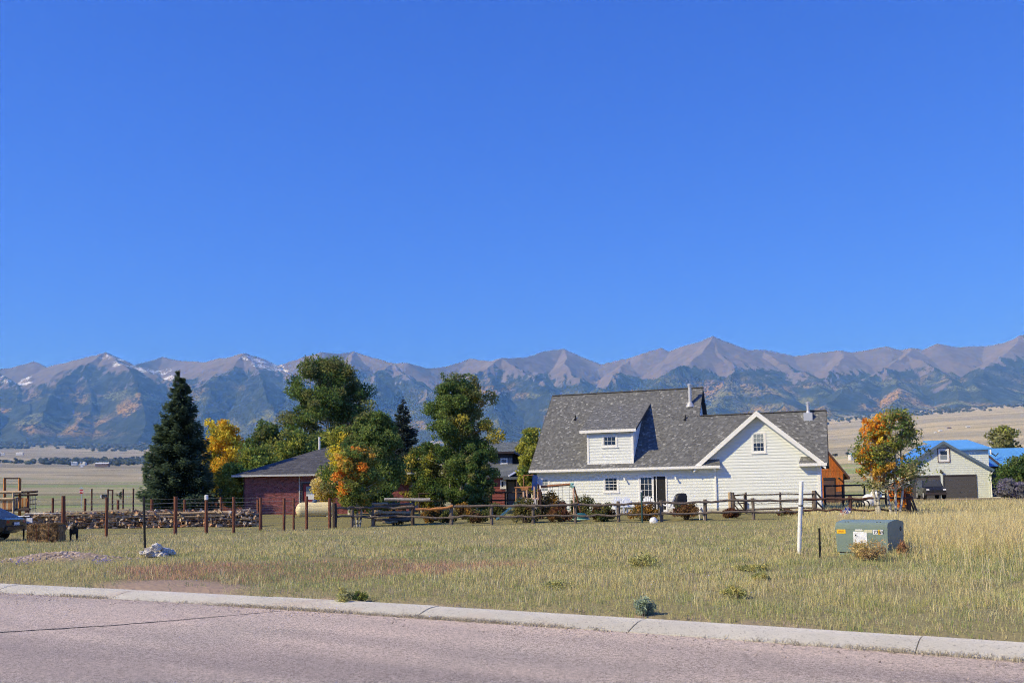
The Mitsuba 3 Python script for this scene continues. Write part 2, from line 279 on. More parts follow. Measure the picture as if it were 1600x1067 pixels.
SPURS = [
 [(-20, 566, 15.2), (-40, 585, 13.6), (-30, 640, 11), (-20, 690, 9.4)], [(0, 588, 14.2), (30, 610, 12.6), (45, 650, 10.8), (40, 690, 9.4)], [(-130, 548, 15.2), (-150, 600, 12), (-160, 690, 9.4)],
 [(165, 551, 14.0), (135, 570, 13.3), (95, 600, 12.2), (70, 640, 10.8), (60, 685, 9.5)], [(165, 551, 14), (190, 570, 13.2), (205, 600, 12.2), (225, 640, 10.6), (215, 690, 9.3)], [(165, 551, 14.0), (215, 575, 14), (262, 600, 13.6), (280, 640, 11.5)],
 [(135, 570, 13.3), (140, 620, 12.0), (120, 668, 10.2)],
 [(380, 552, 14.2), (365, 572, 13.4), (340, 600, 12.4), (315, 650, 10.8), (310, 690, 9.3)], [(380, 552, 14.2), (400, 575, 13.4), (420, 615, 11.9), (430, 655, 10.4), (425, 694, 9.2)], [(432, 571, 15.2), (460, 600, 13), (500, 650, 11)],
 [(612, 568, 15.2), (595, 585, 13.8), (570, 620, 12), (560, 670, 10)], [(612, 568, 15.2), (640, 590, 13.8), (665, 615, 12.6), (680, 660, 10.6), (690, 690, 9.4)], [(553, 549, 16), (545, 580, 14), (520, 630, 12)],
 [(787, 558, 14.4), (760, 575, 13.6), (730, 600, 12.6), (705, 640, 11), (695, 690, 9.4)], [(787, 558, 14.4), (805, 575, 13.6), (845, 600, 12.6), (880, 630, 11.2), (900, 675, 9.8)], [(760, 575, 13.6), (775, 620, 11.8), (790, 680, 9.6)],
 [(880, 544, 16.4), (885, 570, 14.8), (905, 600, 13.2)], [(985, 558, 15.8), (960, 590, 13.6), (930, 620, 12)],
 [(1113, 525.5, 14.6), (1105, 548, 13.6), (1070, 570, 12.8), (1030, 595, 12), (990, 625, 10.8), (965, 670, 9.6)], [(1113, 525.5, 14.6), (1125, 548, 13.8), (1150, 575, 12.8), (1140, 600, 12), (1120, 640, 10.6), (1110, 680, 9.4)], [(1150, 575, 12.8), (1190, 600, 11.8), (1230, 630, 10.6), (1240, 665, 9.5)],
 [(1198, 547, 15.6), (1215, 570, 14), (1260, 590, 12.8), (1300, 615, 11.6)], [(1313, 548, 15.2), (1310, 570, 14), (1290, 590, 13)],
 [(1425, 544, 15), (1420, 556, 13.9), (1385, 575, 12.8), (1355, 600, 11.8), (1320, 608, 11.2), (1290, 640, 10), (1280, 660, 9.4)], [(1420, 556, 13.9), (1445, 570, 13), (1480, 590, 12), (1500, 610, 11), (1500, 650, 9.4)], [(1385, 575, 12.8), (1410, 605, 11.4), (1400, 645, 9.6)],
 [(1600, 523, 14.6), (1570, 555, 13.6), (1540, 575, 12.6), (1520, 600, 11.4), (1560, 645, 9.6)], [(1600, 523, 14.6), (1640, 560, 13), (1650, 610, 11.2), (1640, 650, 9.5)], [(1700, 530, 15), (1730, 600, 11.8), (1740, 660, 9.5)]]
def mountain_height(X, Y):
    wx = (meshkit.fbm(np.stack([X * 0.0011, Y * 0.0011, 0 * X], -1), 3, 21) - 0.5) * 230; wy = (meshkit.fbm(np.stack([X * 0.0011, Y * 0.0011, 0 * X + 9], -1), 3, 22) - 0.5) * 230
    H = np.full(X.shape, -1e9)
    for lines, sl, wob in ((CREST, 0.66, 0.4), (SPURS, 0.60, 0.9)):
        for ln in lines:
            pts = np.array([W(*q) for q in ln])
            for a, b in zip(pts[:-1], pts[1:]):
                ab = b[:2] - a[:2]; L2 = ab @ ab
                near = (np.abs(X - (a[0] + b[0]) / 2) < 3800) & (np.abs(Y - (a[1] + b[1]) / 2) < 5200)
                x, y = X[near] + wx[near] * wob, Y[near] + wy[near] * wob
                t = np.clip(((x - a[0]) * ab[0] + (y - a[1]) * ab[1]) / L2, 0, 1)
                dd = np.hypot(x - a[0] - t * ab[0], y - a[1] - t * ab[1])
                h = a[2] + (b[2] - a[2]) * t - sl * dd * (1 - 0.11 * np.clip(dd / 1500, 0, 2))
                H[near] = np.maximum(H[near], h)
    base = gz(X, Y)
    e = np.clip((H - base) / 600, 0, 1)
    def ridged(s, sd): 
        f = meshkit.fbm(np.stack([X * s + wx * s * .6, Y * s * 0.55 + wy * s * .6, 0 * X + sd], -1), 5, sd); return 1 - np.abs(2 * f - 1) * 2.0
    H = H + e * ((ridged(0.0015, 31) - 0.45) * 170 * np.clip((2300 - H) / 900, 0.12, 1) + (ridged(0.0055, 33) - 0.45) * 30 * np.clip((2500 - H) / 600, 0.3, 1))
    k = 60.0
    return np.logaddexp(H / k, (base - 25) / k) * k
def mount_col(p, n, uv):
    az = p.x / p.y
    f = fbm(p.x * 0.0016, p.y * 0.0016, p.z * 0.0016, 4); f2 = fbm(p.x * 0.009, p.y * 0.009, p.z * 0.009, 3); f3 = noise(p.x * 0.05, p.y * 0.05, p.z * 0.05)
    rock = mix(MROCKA, MROCKB, smoothstep(0.3, 0.7, f2)); rock = mix(rock, mi.Color3f(0.13, 0.12, 0.12), smoothstep(0.55, 0.25, n.z) * 0.5)
    forest = mix(MFORA, MFORB, smoothstep(0.3, 0.7, f2)) * (0.7 + 0.6 * f3)
    tl = TREELINE + (f - 0.5) * 1150 + (f2 - 0.5) * 160 - n.x * 260
    c = mix(forest, rock, smoothstep(-50, 60, p.z - tl))
    asp = smoothstep(0.455, 0.60, fbm(p.x * 0.0021 + 7, p.y * 0.0010, p.z * 0.0050 + p.x * 0.0010, 5)) * smoothstep(1720, 1350, p.z) * smoothstep(640, 900, p.z)
    ac = mix(mi.Color3f(0.17, 0.17, 0.05), mi.Color3f(0.38, 0.22, 0.06), smoothstep(0.42, 0.66, fbm(p.x * 0.0012, p.y * 0.0012, 4, 3)))
    c = mix(c, ac, asp * smoothstep(0.40, 0.64, f2 * 0.4 + f3 * 0.6) * 0.8)
    gl = BASE0 + BASE1 * dr.clip(az + 0.1, 0, 0.7) + (f - 0.5) * 260 + (f2 - 0.5) * 130
    grass = mix(VTAN, VGREY, f2)
    c = mix(grass, c, smoothstep(-10, 25, p.z - gl))
    # early snow that lies on the high slopes of the two peaks at the left
    def patch(x, y, z, rx, rz):
        return smoothstep(1.0, 0.35, dr.sqrt(dr.square((p.x - x) / rx) + dr.square((p.z - z) / rz)) + (f2 - 0.5) * 1.3)
    s = mi.Float(0)
    for q in SNOW: s = dr.maximum(s, patch(*q))
    return mix(c, mi.Color3f(0.82, 0.83, 0.86), smoothstep(0.3, 0.6, s) * smoothstep(0.42, 0.60, f2 * 0.5 + f3 * 0.5) * 0.85)
SNOW = [(*W(190, 560, 14.0), 230, 90), (*W(222, 578, 14.0), 260, 110), (*W(405, 563, 14.3), 260, 100), (*W(425, 575, 14.3), 200, 130), (*W(12, 590, 14.2), 200, 160), (*W(30, 597, 13.8), 260, 60), (*W(77, 594, 13.8), 90, 50)]
mat('mountain_mat', proc(mount_col), 0.95, spec=0.05)
put('mountains', polar(np.radians(np.linspace(-41, 41, 1000)), np.concatenate([np.linspace(8300, 13800, 190), np.linspace(13840, 17500, 110)]), mountain_height), 'mountain_mat', smooth=False,
    kind='structure', label='long mountain range with bare summits above dark forest', cat_='mountains')

# loose grit gathered on the road along the kerb
rq = np.random.default_rng(5); sq = rq.uniform(-26, 12, 1500); oq = -0.30 - rq.exponential(0.28, 1500); pq, hq = kerb_line(sq); pq = pq + np.stack([-np.sin(hq), np.cos(hq)], -1) * oq[:, None]; iv = trimesh.creation.icosphere(subdivisions=0); V, F, C = [], [], []
for i in range(1500): V.append(np.array(iv.vertices) * rq.uniform(.6, 1.3, (12, 3)) * rq.uniform(.004, .013) + [pq[i, 0], pq[i, 1], .004]); F.append(np.array(iv.faces) + 12 * i); C.append(np.tile(np.array((.40, .33, .29)) * rq.uniform(.4, 1.5), (12, 1)))
put('grit', (np.vstack(V), np.vstack(F)), 'tinted', color=np.vstack(C), kind='stuff', label='loose stone grit along the edge of the road', cat_='gravel')

# ------------------------------------------------------------------ vegetation toolkit
def leaf_cloud(p, size, col, rng, long=1.5, lean=0.35):
    """Small folded leaves at the points p; returns vertices, triangles, colours."""
    n = len(p); size = np.broadcast_to(size, (n,))
    nr = rng.normal(size=(n, 3)); nr[:, 2] += lean; nr /= np.linalg.norm(nr, axis=1, keepdims=True)
    a = np.cross(nr, rng.normal(size=(n, 3))); a /= np.linalg.norm(a, axis=1, keepdims=True) + 1e-9
    b = np.cross(nr, a); s = size[:, None]
    v = np.stack([p - a * s * long / 2, p + b * s / 2 + nr * s * 0.12, p + a * s * long / 2, p - b * s / 2 + nr * s * 0.12], 1).reshape(-1, 3)
    i = np.arange(n)[:, None] * 4
    return v, np.concatenate([i + [0, 1, 2], i + [0, 2, 3]], 1).reshape(-1, 3), np.repeat(col, 4, 0)
def in_ball(n, rng):
    d = rng.normal(size=(n, 3)); d /= np.linalg.norm(d, axis=1, keepdims=True)
    return d * (rng.random(n) ** 0.42)[:, None]
def put_leaves(name, V, F, C, parent=None, **kw):
    return put(name, (V, F), 'leaf_mat', parent=parent, color=np.clip(C, 0.004, 0.9), **kw)
def cat3(ms):
    v, f = cat([(m[0], m[1]) for m in ms]); return v, f, np.vstack([m[2] for m in ms])

def bark_pale(p, n, uv):
    k = smoothstep(0.56, 0.7, fbm(p.x * 3, p.y * 3, p.z * 9, 3))
    return mix(mi.Color3f(0.50, 0.47, 0.40), mi.Color3f(0.10, 0.085, 0.07), k)
mat('bark_pale', proc(bark_pale), 0.9)
def bark_dark(p, n, uv): return mix(mi.Color3f(0.16, 0.12, 0.09), mi.Color3f(0.07, 0.055, 0.045), fbm(p.x * 9, p.y * 9, p.z * 2.5, 3))
mat('bark_dark', proc(bark_dark), 0.95)

def broadleaf(name, label, base, H, R, seed, pal, n, crown=0.22, shape=None, stems=((0, 0),), bark='bark_pale', leaf=0.10, group=None, cat_='tree', gap=0.47, clump=0.20, limbs=26, up=0.6, dense=1.0):
    """A leafy tree: stems, limbs that carry clumps of leaves. shape(t) gives the crown's radius from 0 to 1 over its height; pal(x, t, rng) the colour of a clump."""
    rng = np.random.default_rng(seed); base = np.asarray(base, float); t_ = thing(name, label, cat_, group); n, clump, gap = int(n * 1.7 * dense), clump * 1.18, gap - 0.04
    shape = shape or (lambda t: math.sin(math.pi * min(1, (t * 0.86 + 0.12))) ** 0.7)
    wood, clumps = [], []
    for si, (sx, sy) in enumerate(stems):
        h = H * rng.uniform(0.86, 0.96) if si else H * 0.95
        k = 7; tt = np.linspace(0, 1, k)[:, None]
        off = np.array([sx, sy, 0.0]) * R; w = rng.normal(0, 0.02 * H, (k, 3)) * np.array([1, 1, 0]); w[0] = 0
        tr = base + np.array([0, 0, -0.15]) + off * (0.25 + 0.75 * np.sqrt(tt)) + np.array([0, 0, 1]) * h * tt + np.cumsum(w, 0) * 0.5
        r0 = (0.016 * H + 0.02) / math.sqrt(len(stems)) * 1.15
        wood.append(tube(tr, np.linspace(r0, 0.012, k), 8))
        m = max(6, limbs // len(stems))
        for q in range(m):
            t = crown + (0.97 - crown) * (q + rng.random() * 0.8) / m
            az = q * 2.399 + rng.uniform(-0.5, 0.5); tc = (t - crown) / (1 - crown)
            L = R * shape(tc) * rng.uniform(0.62, 0.96) * (1.0 if len(stems) == 1 else 0.72)
            s = np.array([np.interp(t, np.linspace(0, 1, k), tr[:, c]) for c in range(3)])
            d = np.array([math.cos(az), math.sin(az), 0])
            e = s + d * L + np.array([0, 0, L * up * rng.uniform(0.3, 1.1)])
            mid = (s + e) / 2 + np.array([0, 0, -0.06 * L]) + rng.normal(0, 0.03 * L, 3)
            wood.append(tube(np.array([s, mid, e]), [0.35 * r0 * (1 - 0.6 * t), 0.2 * r0, 0.008], 5))
            for g in (0.38, 0.7, 1.0):
                c = s + (e - s) * g + rng.normal(0, 0.06 * R, 3)
                clumps.append((c, R * clump * rng.uniform(0.75, 1.35) * (0.7 + 0.3 * shape(tc))))
        clumps.append((tr[-1], R * clump * 0.8)); clumps.append((tr[-2], R * clump))
    for _ in range(int(limbs * 1.5 * dense)):                 # twigs fill the rest of the crown
        t = crown + (0.95 - crown) * rng.random(); a, u = rng.uniform(0, 6.283), math.sqrt(rng.random()) * 0.92; q = R * shape((t - crown) / (1 - crown)) * u
        c = base + np.array([math.cos(a) * q, math.sin(a) * q, t * H]); clumps.append((c, R * clump * rng.uniform(0.55, 0.95)))
        s = base + np.array([0, 0, max(crown * H * .9, t * H - 0.5 * q)]); wood.append(tube(np.array([s, (s + c) / 2 + rng.normal(0, .05 * R, 3), c]), [0.02, 0.012, 0.005], 4))
    put('trunk', cat(wood), bark, smooth=True, parent=t_)
    vol = np.array([r ** 2 for _, r in clumps]); cnt = np.maximum(6, (n * vol / vol.sum()).astype(int)); ms = []
    for (c, r), k in zip(clumps, cnt):
        p = c + in_ball(k, rng) * r * np.array([1, 1, 0.85])
        keep = meshkit.fbm(p * (1.6 / max(R, 1.0) * 2.0) + seed, 3, seed) > gap - 0.06 * rng.random(len(p)); p = p[keep]
        if not len(p): continue
        rel = c - base; co = np.asarray(pal(rel[0] / R, rel[2] / H, rng), float)
        col = 1.8 * co * rng.uniform(0.6, 1.5, (len(p), 1)) + rng.normal(0, 0.012, (len(p), 3)) * np.array([1.3, 1, .3])
        ms.append(leaf_cloud(p, leaf * rng.uniform(0.7, 1.3, len(p)), col, rng))
    put_leaves('crown', *cat3(ms), parent=t_)
    return t_
def pick(rng, *opts):
    """One of several colours, (weight, colour) each."""
    w = np.array([o[0] for o in opts], float); return opts[rng.choice(len(opts), p=w / w.sum())][1]
GRN, DGRN, YGR, YEL, GLD, ORG, RED, OLV = (0.085, 0.125, 0.038), (0.05, 0.085, 0.03), (0.20, 0.21, 0.045), (0.42, 0.33, 0.045), (0.48, 0.28, 0.035), (0.52, 0.19, 0.035), (0.45, 0.11, 0.03), (0.12, 0.13, 0.05)

def conifer(name, label, base, H, R, seed, col, n=26000, group=None, tip=(0.11, 0.15, 0.10), droop=0.25, fat=0.85):
    rng = np.random.default_rng(seed); base = np.asarray(base, float); t_ = thing(name, label, 'tree', group)
    wood = [tube(base + np.array([[0, 0, -0.1], [0.03, 0, H * 0.5], [0.0, 0.02, H * 0.99]]), [0.022 * H, 0.013 * H, 0.01], 8)]; ms = []
    lev = 34; per = n / 1.0; W_ = []
    for i in range(lev):
        t = 0.035 + 0.95 * (i / lev) ** 0.93; r = R * (1 - t) ** fat * (1.0 if t > 0.08 else 0.86) + 0.06
        for q in range(rng.integers(8, 12)):
            W_.append((min(0.985, max(0.02, t + rng.normal(0, 0.016))), r * rng.uniform(0.72, 1.12), rng.uniform(0, 2 * math.pi), rng.uniform(0.75, 1.2)))
    tot = sum(r ** 1.4 for _, r, _, _ in W_)
    for t, r, az, v in W_:
        d = np.array([math.cos(az), math.sin(az), 0]); sd = np.array([-d[1], d[0], 0])
        z = t * H; k = int(per * r ** 1.4 / tot) + 4
        u = rng.random(k) ** 0.7; lat = rng.normal(0, 0.24, k) * r * (1.05 - u * 0.75)
        zz = -droop * r * (u - 0.9 * u ** 2.2) * v + 0.10 * r * u ** 3 + rng.normal(0, 0.055, k) * (0.6 + r) - np.abs(lat) * 0.18
        p = base + d * (u * r)[:, None] + sd * lat[:, None] + np.array([0, 0, 1]) * (z + zz)[:, None]
        # short twigs that point outwards
        s = rng.uniform(0.16, 0.30, k) * (0.55 + 0.45 * min(1, r)); ax = d * 0.8 + sd * np.sign(lat)[:, None] * rng.uniform(0.1, 0.9, (k, 1)) + np.array([0, 0, 1]) * rng.uniform(-0.35, 0.3, (k, 1))
        ax /= np.linalg.norm(ax, axis=1, keepdims=True); bx = np.cross(ax, rng.normal(size=(k, 3)) * 0.6 + np.array([0, 0, 1.0])); bx /= np.linalg.norm(bx, axis=1, keepdims=True) + 1e-9
        V = np.stack([p - ax * s[:, None] * 0.5, p + bx * s[:, None] * 0.19, p + ax * s[:, None] * 0.55, p - bx * s[:, None] * 0.19], 1).reshape(-1, 3)
        ii = np.arange(k)[:, None] * 4
        c = np.asarray(col) * rng.uniform(0.6, 1.3, (k, 1)); w = (np.clip((u - 0.72) / 0.28, 0, 1) * rng.uniform(0.2, 1, k))[:, None]
        ms.append((V, np.concatenate([ii + [0, 1, 2], ii + [0, 2, 3]], 1).reshape(-1, 3), np.repeat(c * (1 - w) + np.asarray(tip) * w, 4, 0)))
        if r > 0.5: wood.append(tube(base + np.array([[0, 0, z], *(d * r * 0.5 + np.array([0, 0, z - droop * r * 0.25]),), *(d * r * 0.92 + np.array([0, 0, z - droop * r * 0.1]),)]), [0.02, 0.014, 0.006], 4))
    put('trunk', cat(wood), 'bark_dark', smooth=True, parent=t_); put_leaves('crown', *cat3(ms), parent=t_)
    return t_

def shrub(name, label, c, rx, h, seed, cols, n=2600, leaf=0.05, group=None, cat_='shrub', stems=True, gap=0.40, long=1.6):
    """A bush of twigs and small leaves; cols are (weight, colour)."""
    rng = np.random.default_rng(seed); c = np.asarray(c, float); t_ = thing(name, label, cat_, group)
    k = 26; ms, wood = [], []
    for i in range(k):
        az, el = rng.uniform(0, 2 * math.pi), math.acos(rng.uniform(0.02, 1.0)); rr = rng.uniform(0.45, 1.12)
        e = c + np.array([math.cos(az) * math.sin(el) * rx * rr, math.sin(az) * math.sin(el) * rx * rr, h * (0.25 + 0.70 * math.cos(el) * rr)])
        wood.append(tube(np.array([c + np.array([math.cos(az), math.sin(az), 0]) * rx * 0.12 + [0, 0, -0.04], (c + e) / 2 + np.array([0, 0, 0.06 * h]), e]), [0.014, 0.009, 0.003], 4))
        m = n // k; p = e + in_ball(m, rng) * np.array([rx * 0.42, rx * 0.42, h * 0.30]); p[:, 2] = np.maximum(p[:, 2], c[2] + 0.02)
        p = p[meshkit.fbm(p * (3.0 / max(rx, 0.3)) + seed, 2, seed) > gap - 0.08 * rng.random(len(p))]
        if not len(p): continue
        co = np.asarray(pick(rng, *cols)); col = co * rng.uniform(0.6, 1.4, (len(p), 1)) * (1.6 if name == 'shrub' else 1.0)
        ms.append(leaf_cloud(p, leaf * rng.uniform(0.6, 1.4, len(p)), col, rng, long))
    put('stem', cat(wood), 'bark_dark', parent=t_); put_leaves('foliage', *cat3(ms), parent=t_)
    return t_

def blades(p, h, w, col, rng, bend=0.45, seg=2, tipcol=None):
    """Grass blades rooted at p."""
    n = len(p); az = rng.uniform(0, 2 * math.pi, n); d = np.stack([np.cos(az), np.sin(az), 0 * az], 1)
    fa = rng.uniform(0, 2 * math.pi, n); sd = np.stack([np.cos(fa), np.sin(fa), 0 * fa], 1)
    h, w = np.broadcast_to(h, (n,))[:, None], np.broadcast_to(w, (n,))[:, None]; b = rng.uniform(0.1, 1, (n, 1)) * bend; z = np.array([0, 0, 1.0])
    p = p - z * 0.02
    tc = col if tipcol is None else tipcol
    if seg == 1:
        v = np.stack([p - sd * w / 2, p + sd * w / 2, p + z * h * (1 - b * 0.35) + d * h * b], 1); i = np.arange(n)[:, None] * 3
        return v.reshape(-1, 3), (i + [0, 1, 2]).reshape(-1, 3), np.stack([col, col, tc], 1).reshape(-1, 3)
    mid = p + z * h * 0.55 + d * h * b * 0.28
    v = np.stack([p - sd * w / 2, p + sd * w / 2, mid - sd * w * 0.4, mid + sd * w * 0.4, p + z * h * (1 - b * 0.3) + d * h * b], 1); i = np.arange(n)[:, None] * 5
    return v.reshape(-1, 3), np.concatenate([i + [0, 1, 3], i + [0, 3, 2], i + [2, 3, 4]], 1).reshape(-1, 3), np.stack([col, col, col * 0.5 + tc * 0.5, col * 0.5 + tc * 0.5, tc], 1).reshape(-1, 3)
STRAW, PALE, OLIVE, GREEN, GREYG, RUST = (np.array(c) for c in ((0.74, 0.63, 0.32), (0.84, 0.72, 0.42), (0.50, 0.50, 0.20), (0.30, 0.39, 0.12), (0.50, 0.52, 0.33), (0.62, 0.36, 0.26)))
def fb(x, y, s, sd, o=3): return meshkit.fbm(np.stack([x * s, y * s, 0 * x + sd], -1), o, sd)
def scatter(y0, y1, dens, rng, wide=0.64):
    n = int(dens * (y1 - y0) * (2 * wide * (y0 + y1) / 2 + 3)); y = rng.uniform(y0, y1, n); x = rng.uniform(-1, 1, n) * (wide * y + 1.5)
    keep = rng.random(n) < (wide * y + 1.5) / (wide * y1 + 1.5); return x[keep], y[keep]
def lot_z(x, y, s):
    z = gz(x, y) + (fb(x, y, 0.7, 0, 3) * 0 + meshkit.fbm(np.stack([x * 0.7, y * 0.7, 0 * x], -1), 3, 1) - 0.5) * 0.10 * np.clip(s, 0, 1)
    return np.where(s < 0.7, 0.085 + (z - 0.085) * np.clip((s - 0.26) / 0.44, 0, 1), z)
rg = np.random.default_rng(77); GR = []
for (y0, y1, dens, per, w, seg) in ((7.5, 14, 125, 11, 0.0055, 2), (14, 20, 80, 10, 0.008, 2), (20, 27, 42, 10, 0.012, 2), (27, 40, 25, 9, 0.018, 1), (40, 60, 7, 9, 0.03, 1), (60, 95, 1.6, 8, 0.05, 1)):
    x, y = scatter(y0, y1, dens, rg); s = kerb_s(x, y)
    bare = np.clip(bare_patch(x, y), 0, 1); mdd = np.exp(-((x + 10.9) / 1.35) ** 4 - ((y - 21.6) / 0.6) ** 4)
    thin = fb(x, y, 0.9, 11); ok = (s > 0.36) & (rg.random(len(x)) > bare * 0.93) & (rg.random(len(x)) > mdd * 0.85) & (rg.random(len(x)) < 0.0 + 1.65 * thin)
    # nothing grows inside the buildings
    ok &= ~((x > 34) & (x < 58) & (np.abs(y - 75.5 + 0.25 * (x - 40)) < 5.2))
    ok &= ~((y > 50) & (x > 1.0) & (x < 18.5)) & ~((y > 59) & (x > -19) & (x < -7.5))
    x, y, s = x[ok], y[ok], s[ok]; z = lot_z(x, y, s); k = len(x)
    tall = np.clip((x - 7.6 - 0.20 * (y - 20)) / 2.2, 0, 1) * np.clip((y - 15) / 5, 0, 1) * (y < 62)
    yard = np.clip((y - 38) / 3, 0, 1) * (1 - tall)
    red = red_patch(x, y); m1, m2 = fb(x, y, 0.35, 21), fb(x, y, 1.3, 22)
    dry = np.clip((m1 - 0.36) * 3.2 + np.clip((y - 19) / 8, 0, 1) * 0.35 + tall, 0, 1) * (1 - 0.5 * yard)
    base = np.where((rg.random(k) < 0.16 + 0.50 * dry)[:, None], STRAW, np.where((rg.random(k) < 0.62)[:, None], OLIVE, GREEN))
    base = np.where((rg.random(k) < 0.16)[:, None], GREYG, base); base = np.where((rg.random(k) < 0.05)[:, None], np.array([0.50, 0.38, 0.36]), base); base = np.where((rg.random(k) < tall * 0.75)[:, None], PALE * np.array([1, .95, .85]), base)
    base = np.where((rg.random(k) < red * 0.75)[:, None], RUST * rg.uniform(0.8, 1.25, (k, 1)), base)
    base = np.where((rg.random(k) < yard * 0.45)[:, None], np.array([0.27, 0.31, 0.11]), base)
    dry = np.clip(dry - 1.1 * np.clip((fb(x, y, 0.22, 41) - 0.52) * 4, 0, 1) * (1 - tall), 0, 1)
    base = np.where((rg.random(k) < np.clip((fb(x, y, 0.22, 41) - 0.50) * 3.0, 0, .6) * (1 - tall))[:, None], np.array([0.33, 0.40, 0.17]), base)
    hh = (0.045 + 0.10 * m2 + 0.04 * dry) * np.clip(1.2 - (y - 12) * 0.018, 0.5, 1.05) * (0.6 + 0.9 * fb(x, y, 1.1, 31)) * (1 + 2.7 * tall) * (1 - 0.5 * yard) * np.clip(0.55 + s * 0.35, 0.5, 1)
    reps = np.full(k, per); P_ = np.repeat(np.stack([x, y, z], 1), per, 0); m = len(P_)
    P_[:, :2] += rg.normal(0, 0.05 + 0.004 * y0, (m, 2))
    col = np.repeat(base, per, 0) * rg.uniform(0.55, 1.4, (m, 1)); H_ = np.repeat(hh, per) * rg.uniform(0.45, 1.35, m)
    tipc = col * 0.65 + 0.35 * STRAW * rg.uniform(0.7, 1.2, (m, 1))
    GR.append(blades(P_, H_, w * rg.uniform(0.7, 1.3, m), col, rg, 0.5, seg, tipc))
put_leaves('grass', *cat3(GR), kind='stuff', label='mixed green and straw coloured grass covering the lot', cat_='grass'); del GR
# dry stems standing above the grass
x, y = scatter(11, 34, 3.2, rg); s = kerb_s(x, y); x, y, s = (q[s > 0.6] for q in (x, y, s)); tl = np.clip((x - 7.6 - 0.2 * (y - 20)) / 2.2, 0, 1)
kk = rg.random(len(x)) < 0.35 + 0.65 * tl; x, y, s, tl = x[kk], y[kk], s[kk], tl[kk]; P_ = np.repeat(np.stack([x, y, lot_z(x, y, s)], 1), 5, 0); P_[:, :2] += rg.normal(0, 0.06, (len(P_), 2))
put_leaves('seed_stalks', *blades(P_, np.repeat(0.20 + 0.42 * tl, 5) * rg.uniform(0.7, 1.2, len(P_)), 0.006 + 0.00025 * P_[:, 1], PALE * rg.uniform(0.7, 1.2, (len(P_), 1)), rg, 0.35, 2), kind='stuff', label='pale dry seed stalks standing above the grass', cat_='grass')
# dead grass in the joint between road and kerb
ss = rg.uniform(-24, 10, 9000); dn = meshkit.fbm(np.stack([ss * 0.5, 0 * ss, 0 * ss], -1), 3, 3); ss = ss[rg.random(len(ss)) < np.clip(dn * 2.2 - 0.50 + 0.035 * ss, 0.05, 1)]
pp, hd = kerb_line(ss); o = rg.normal(-0.295, 0.022, len(ss)); pp = pp + np.stack([-np.sin(hd), np.cos(hd)], -1) * o[:, None]
P_ = np.repeat(np.concatenate([pp, np.full((len(pp), 1), 0.012)], 1), 4, 0); P_[:, :2] += rg.normal(0, 0.025, (len(P_), 2))
put_leaves('kerb_weeds', *blades(P_, rg.uniform(0.02, 0.085, len(P_)), 0.008, np.where(rg.random((len(P_), 1)) < 0.75, np.array([.66, .60, .47]), np.array([.40, .36, .26])) * rg.uniform(0.7, 1.2, (len(P_), 1)), rg, 1.3, 2), kind='stuff', label='dead straw grass lying along the seam of road and kerb', cat_='grass')

# ------------------------------------------------------------------ building toolkit
class Frame:
    """Local axes of a building: u along its front, w back into it, z up."""
    def __init__(self, o, deg): self.o = np.array([o[0], o[1], 0.0]); self.rz = math.radians(deg)
    def __call__(self, m): return move(m, self.o, self.rz)
    def put(self, name, m, bsdf, parent, **kw): return put(name, self(m), bsdf, parent=parent, **kw)
    def pt(self, u, w, z=0): return self(((np.array([[u, w, z]], float)), None))[0][0]
def lap_boards(fr, parent, poly, w, bsdf, z0, z1, step, holes=(), name='siding_board', thick=0.024, jit=0.0, seed=0):
    """Horizontal lapped boards over the polygon poly (u, z), each a part."""
    for h in holes: poly = poly.difference(h)
    z, r = z0, np.random.default_rng(seed)
    while z < z1 - 0.01:
        cut = poly.intersection(sbox(-99, z, 99, min(z + step * 1.06, z1)))
        for g in getattr(cut, 'geoms', [cut]):
            if g.geom_type != 'Polygon' or g.area < 0.004: continue
            zc, ms = z + 0.055, []                                  # the lower edge of each board is rounded back
            for lo, hi, a, b in ((z, zc, .10, 1.0), (zc, z + step * 1.06, 1.0, .18)):
                q = g.intersection(sbox(-99, lo, 99, hi))
                for h in getattr(q, 'geoms', [q]):
                    if h.geom_type != 'Polygon' or h.area < 1e-4: continue
                    v, f = extr(h, w - thick, w); v = v.copy(); fm = v[:, 1] < w - thick / 2
                    v[fm, 1] = w - thick * (a + (b - a) * np.clip((v[fm, 2] - lo) / (hi - lo), 0, 1)); ms.append((v, f))
            if ms: fr.put(name, cat(ms), bsdf, parent)
        z += step
def upright_boards(fr, parent, poly, w, bsdf, u0, u1, step, holes=(), name='board', thick=0.022, gap=0.012, seed=0):
    for h in holes: poly = poly.difference(h)
    u, r = u0, np.random.default_rng(seed)
    while u < u1 - 0.01:
        cut = poly.intersection(sbox(u + gap / 2, -9, u + step - gap / 2, 99))
        for g in getattr(cut, 'geoms', [cut]):
            if g.geom_type == 'Polygon' and g.area > 0.004:
                fr.put(name, extr(g, w - thick * r.uniform(0.7, 1.2), w), bsdf if isinstance(bsdf, str) else bsdf[r.integers(len(bsdf))], parent)
        u += step
def ring(u0, u1, z0, z1, t, w0, w1):
    return cat([box(u0, u1, w0, w1, z1 - t, z1), box(u0, u1, w0, w1, z0, z0 + t), box(u0, u0 + t, w0 + .002, w1, z0 + t, z1 - t), box(u1 - t, u1, w0 + .002, w1, z0 + t, z1 - t)])
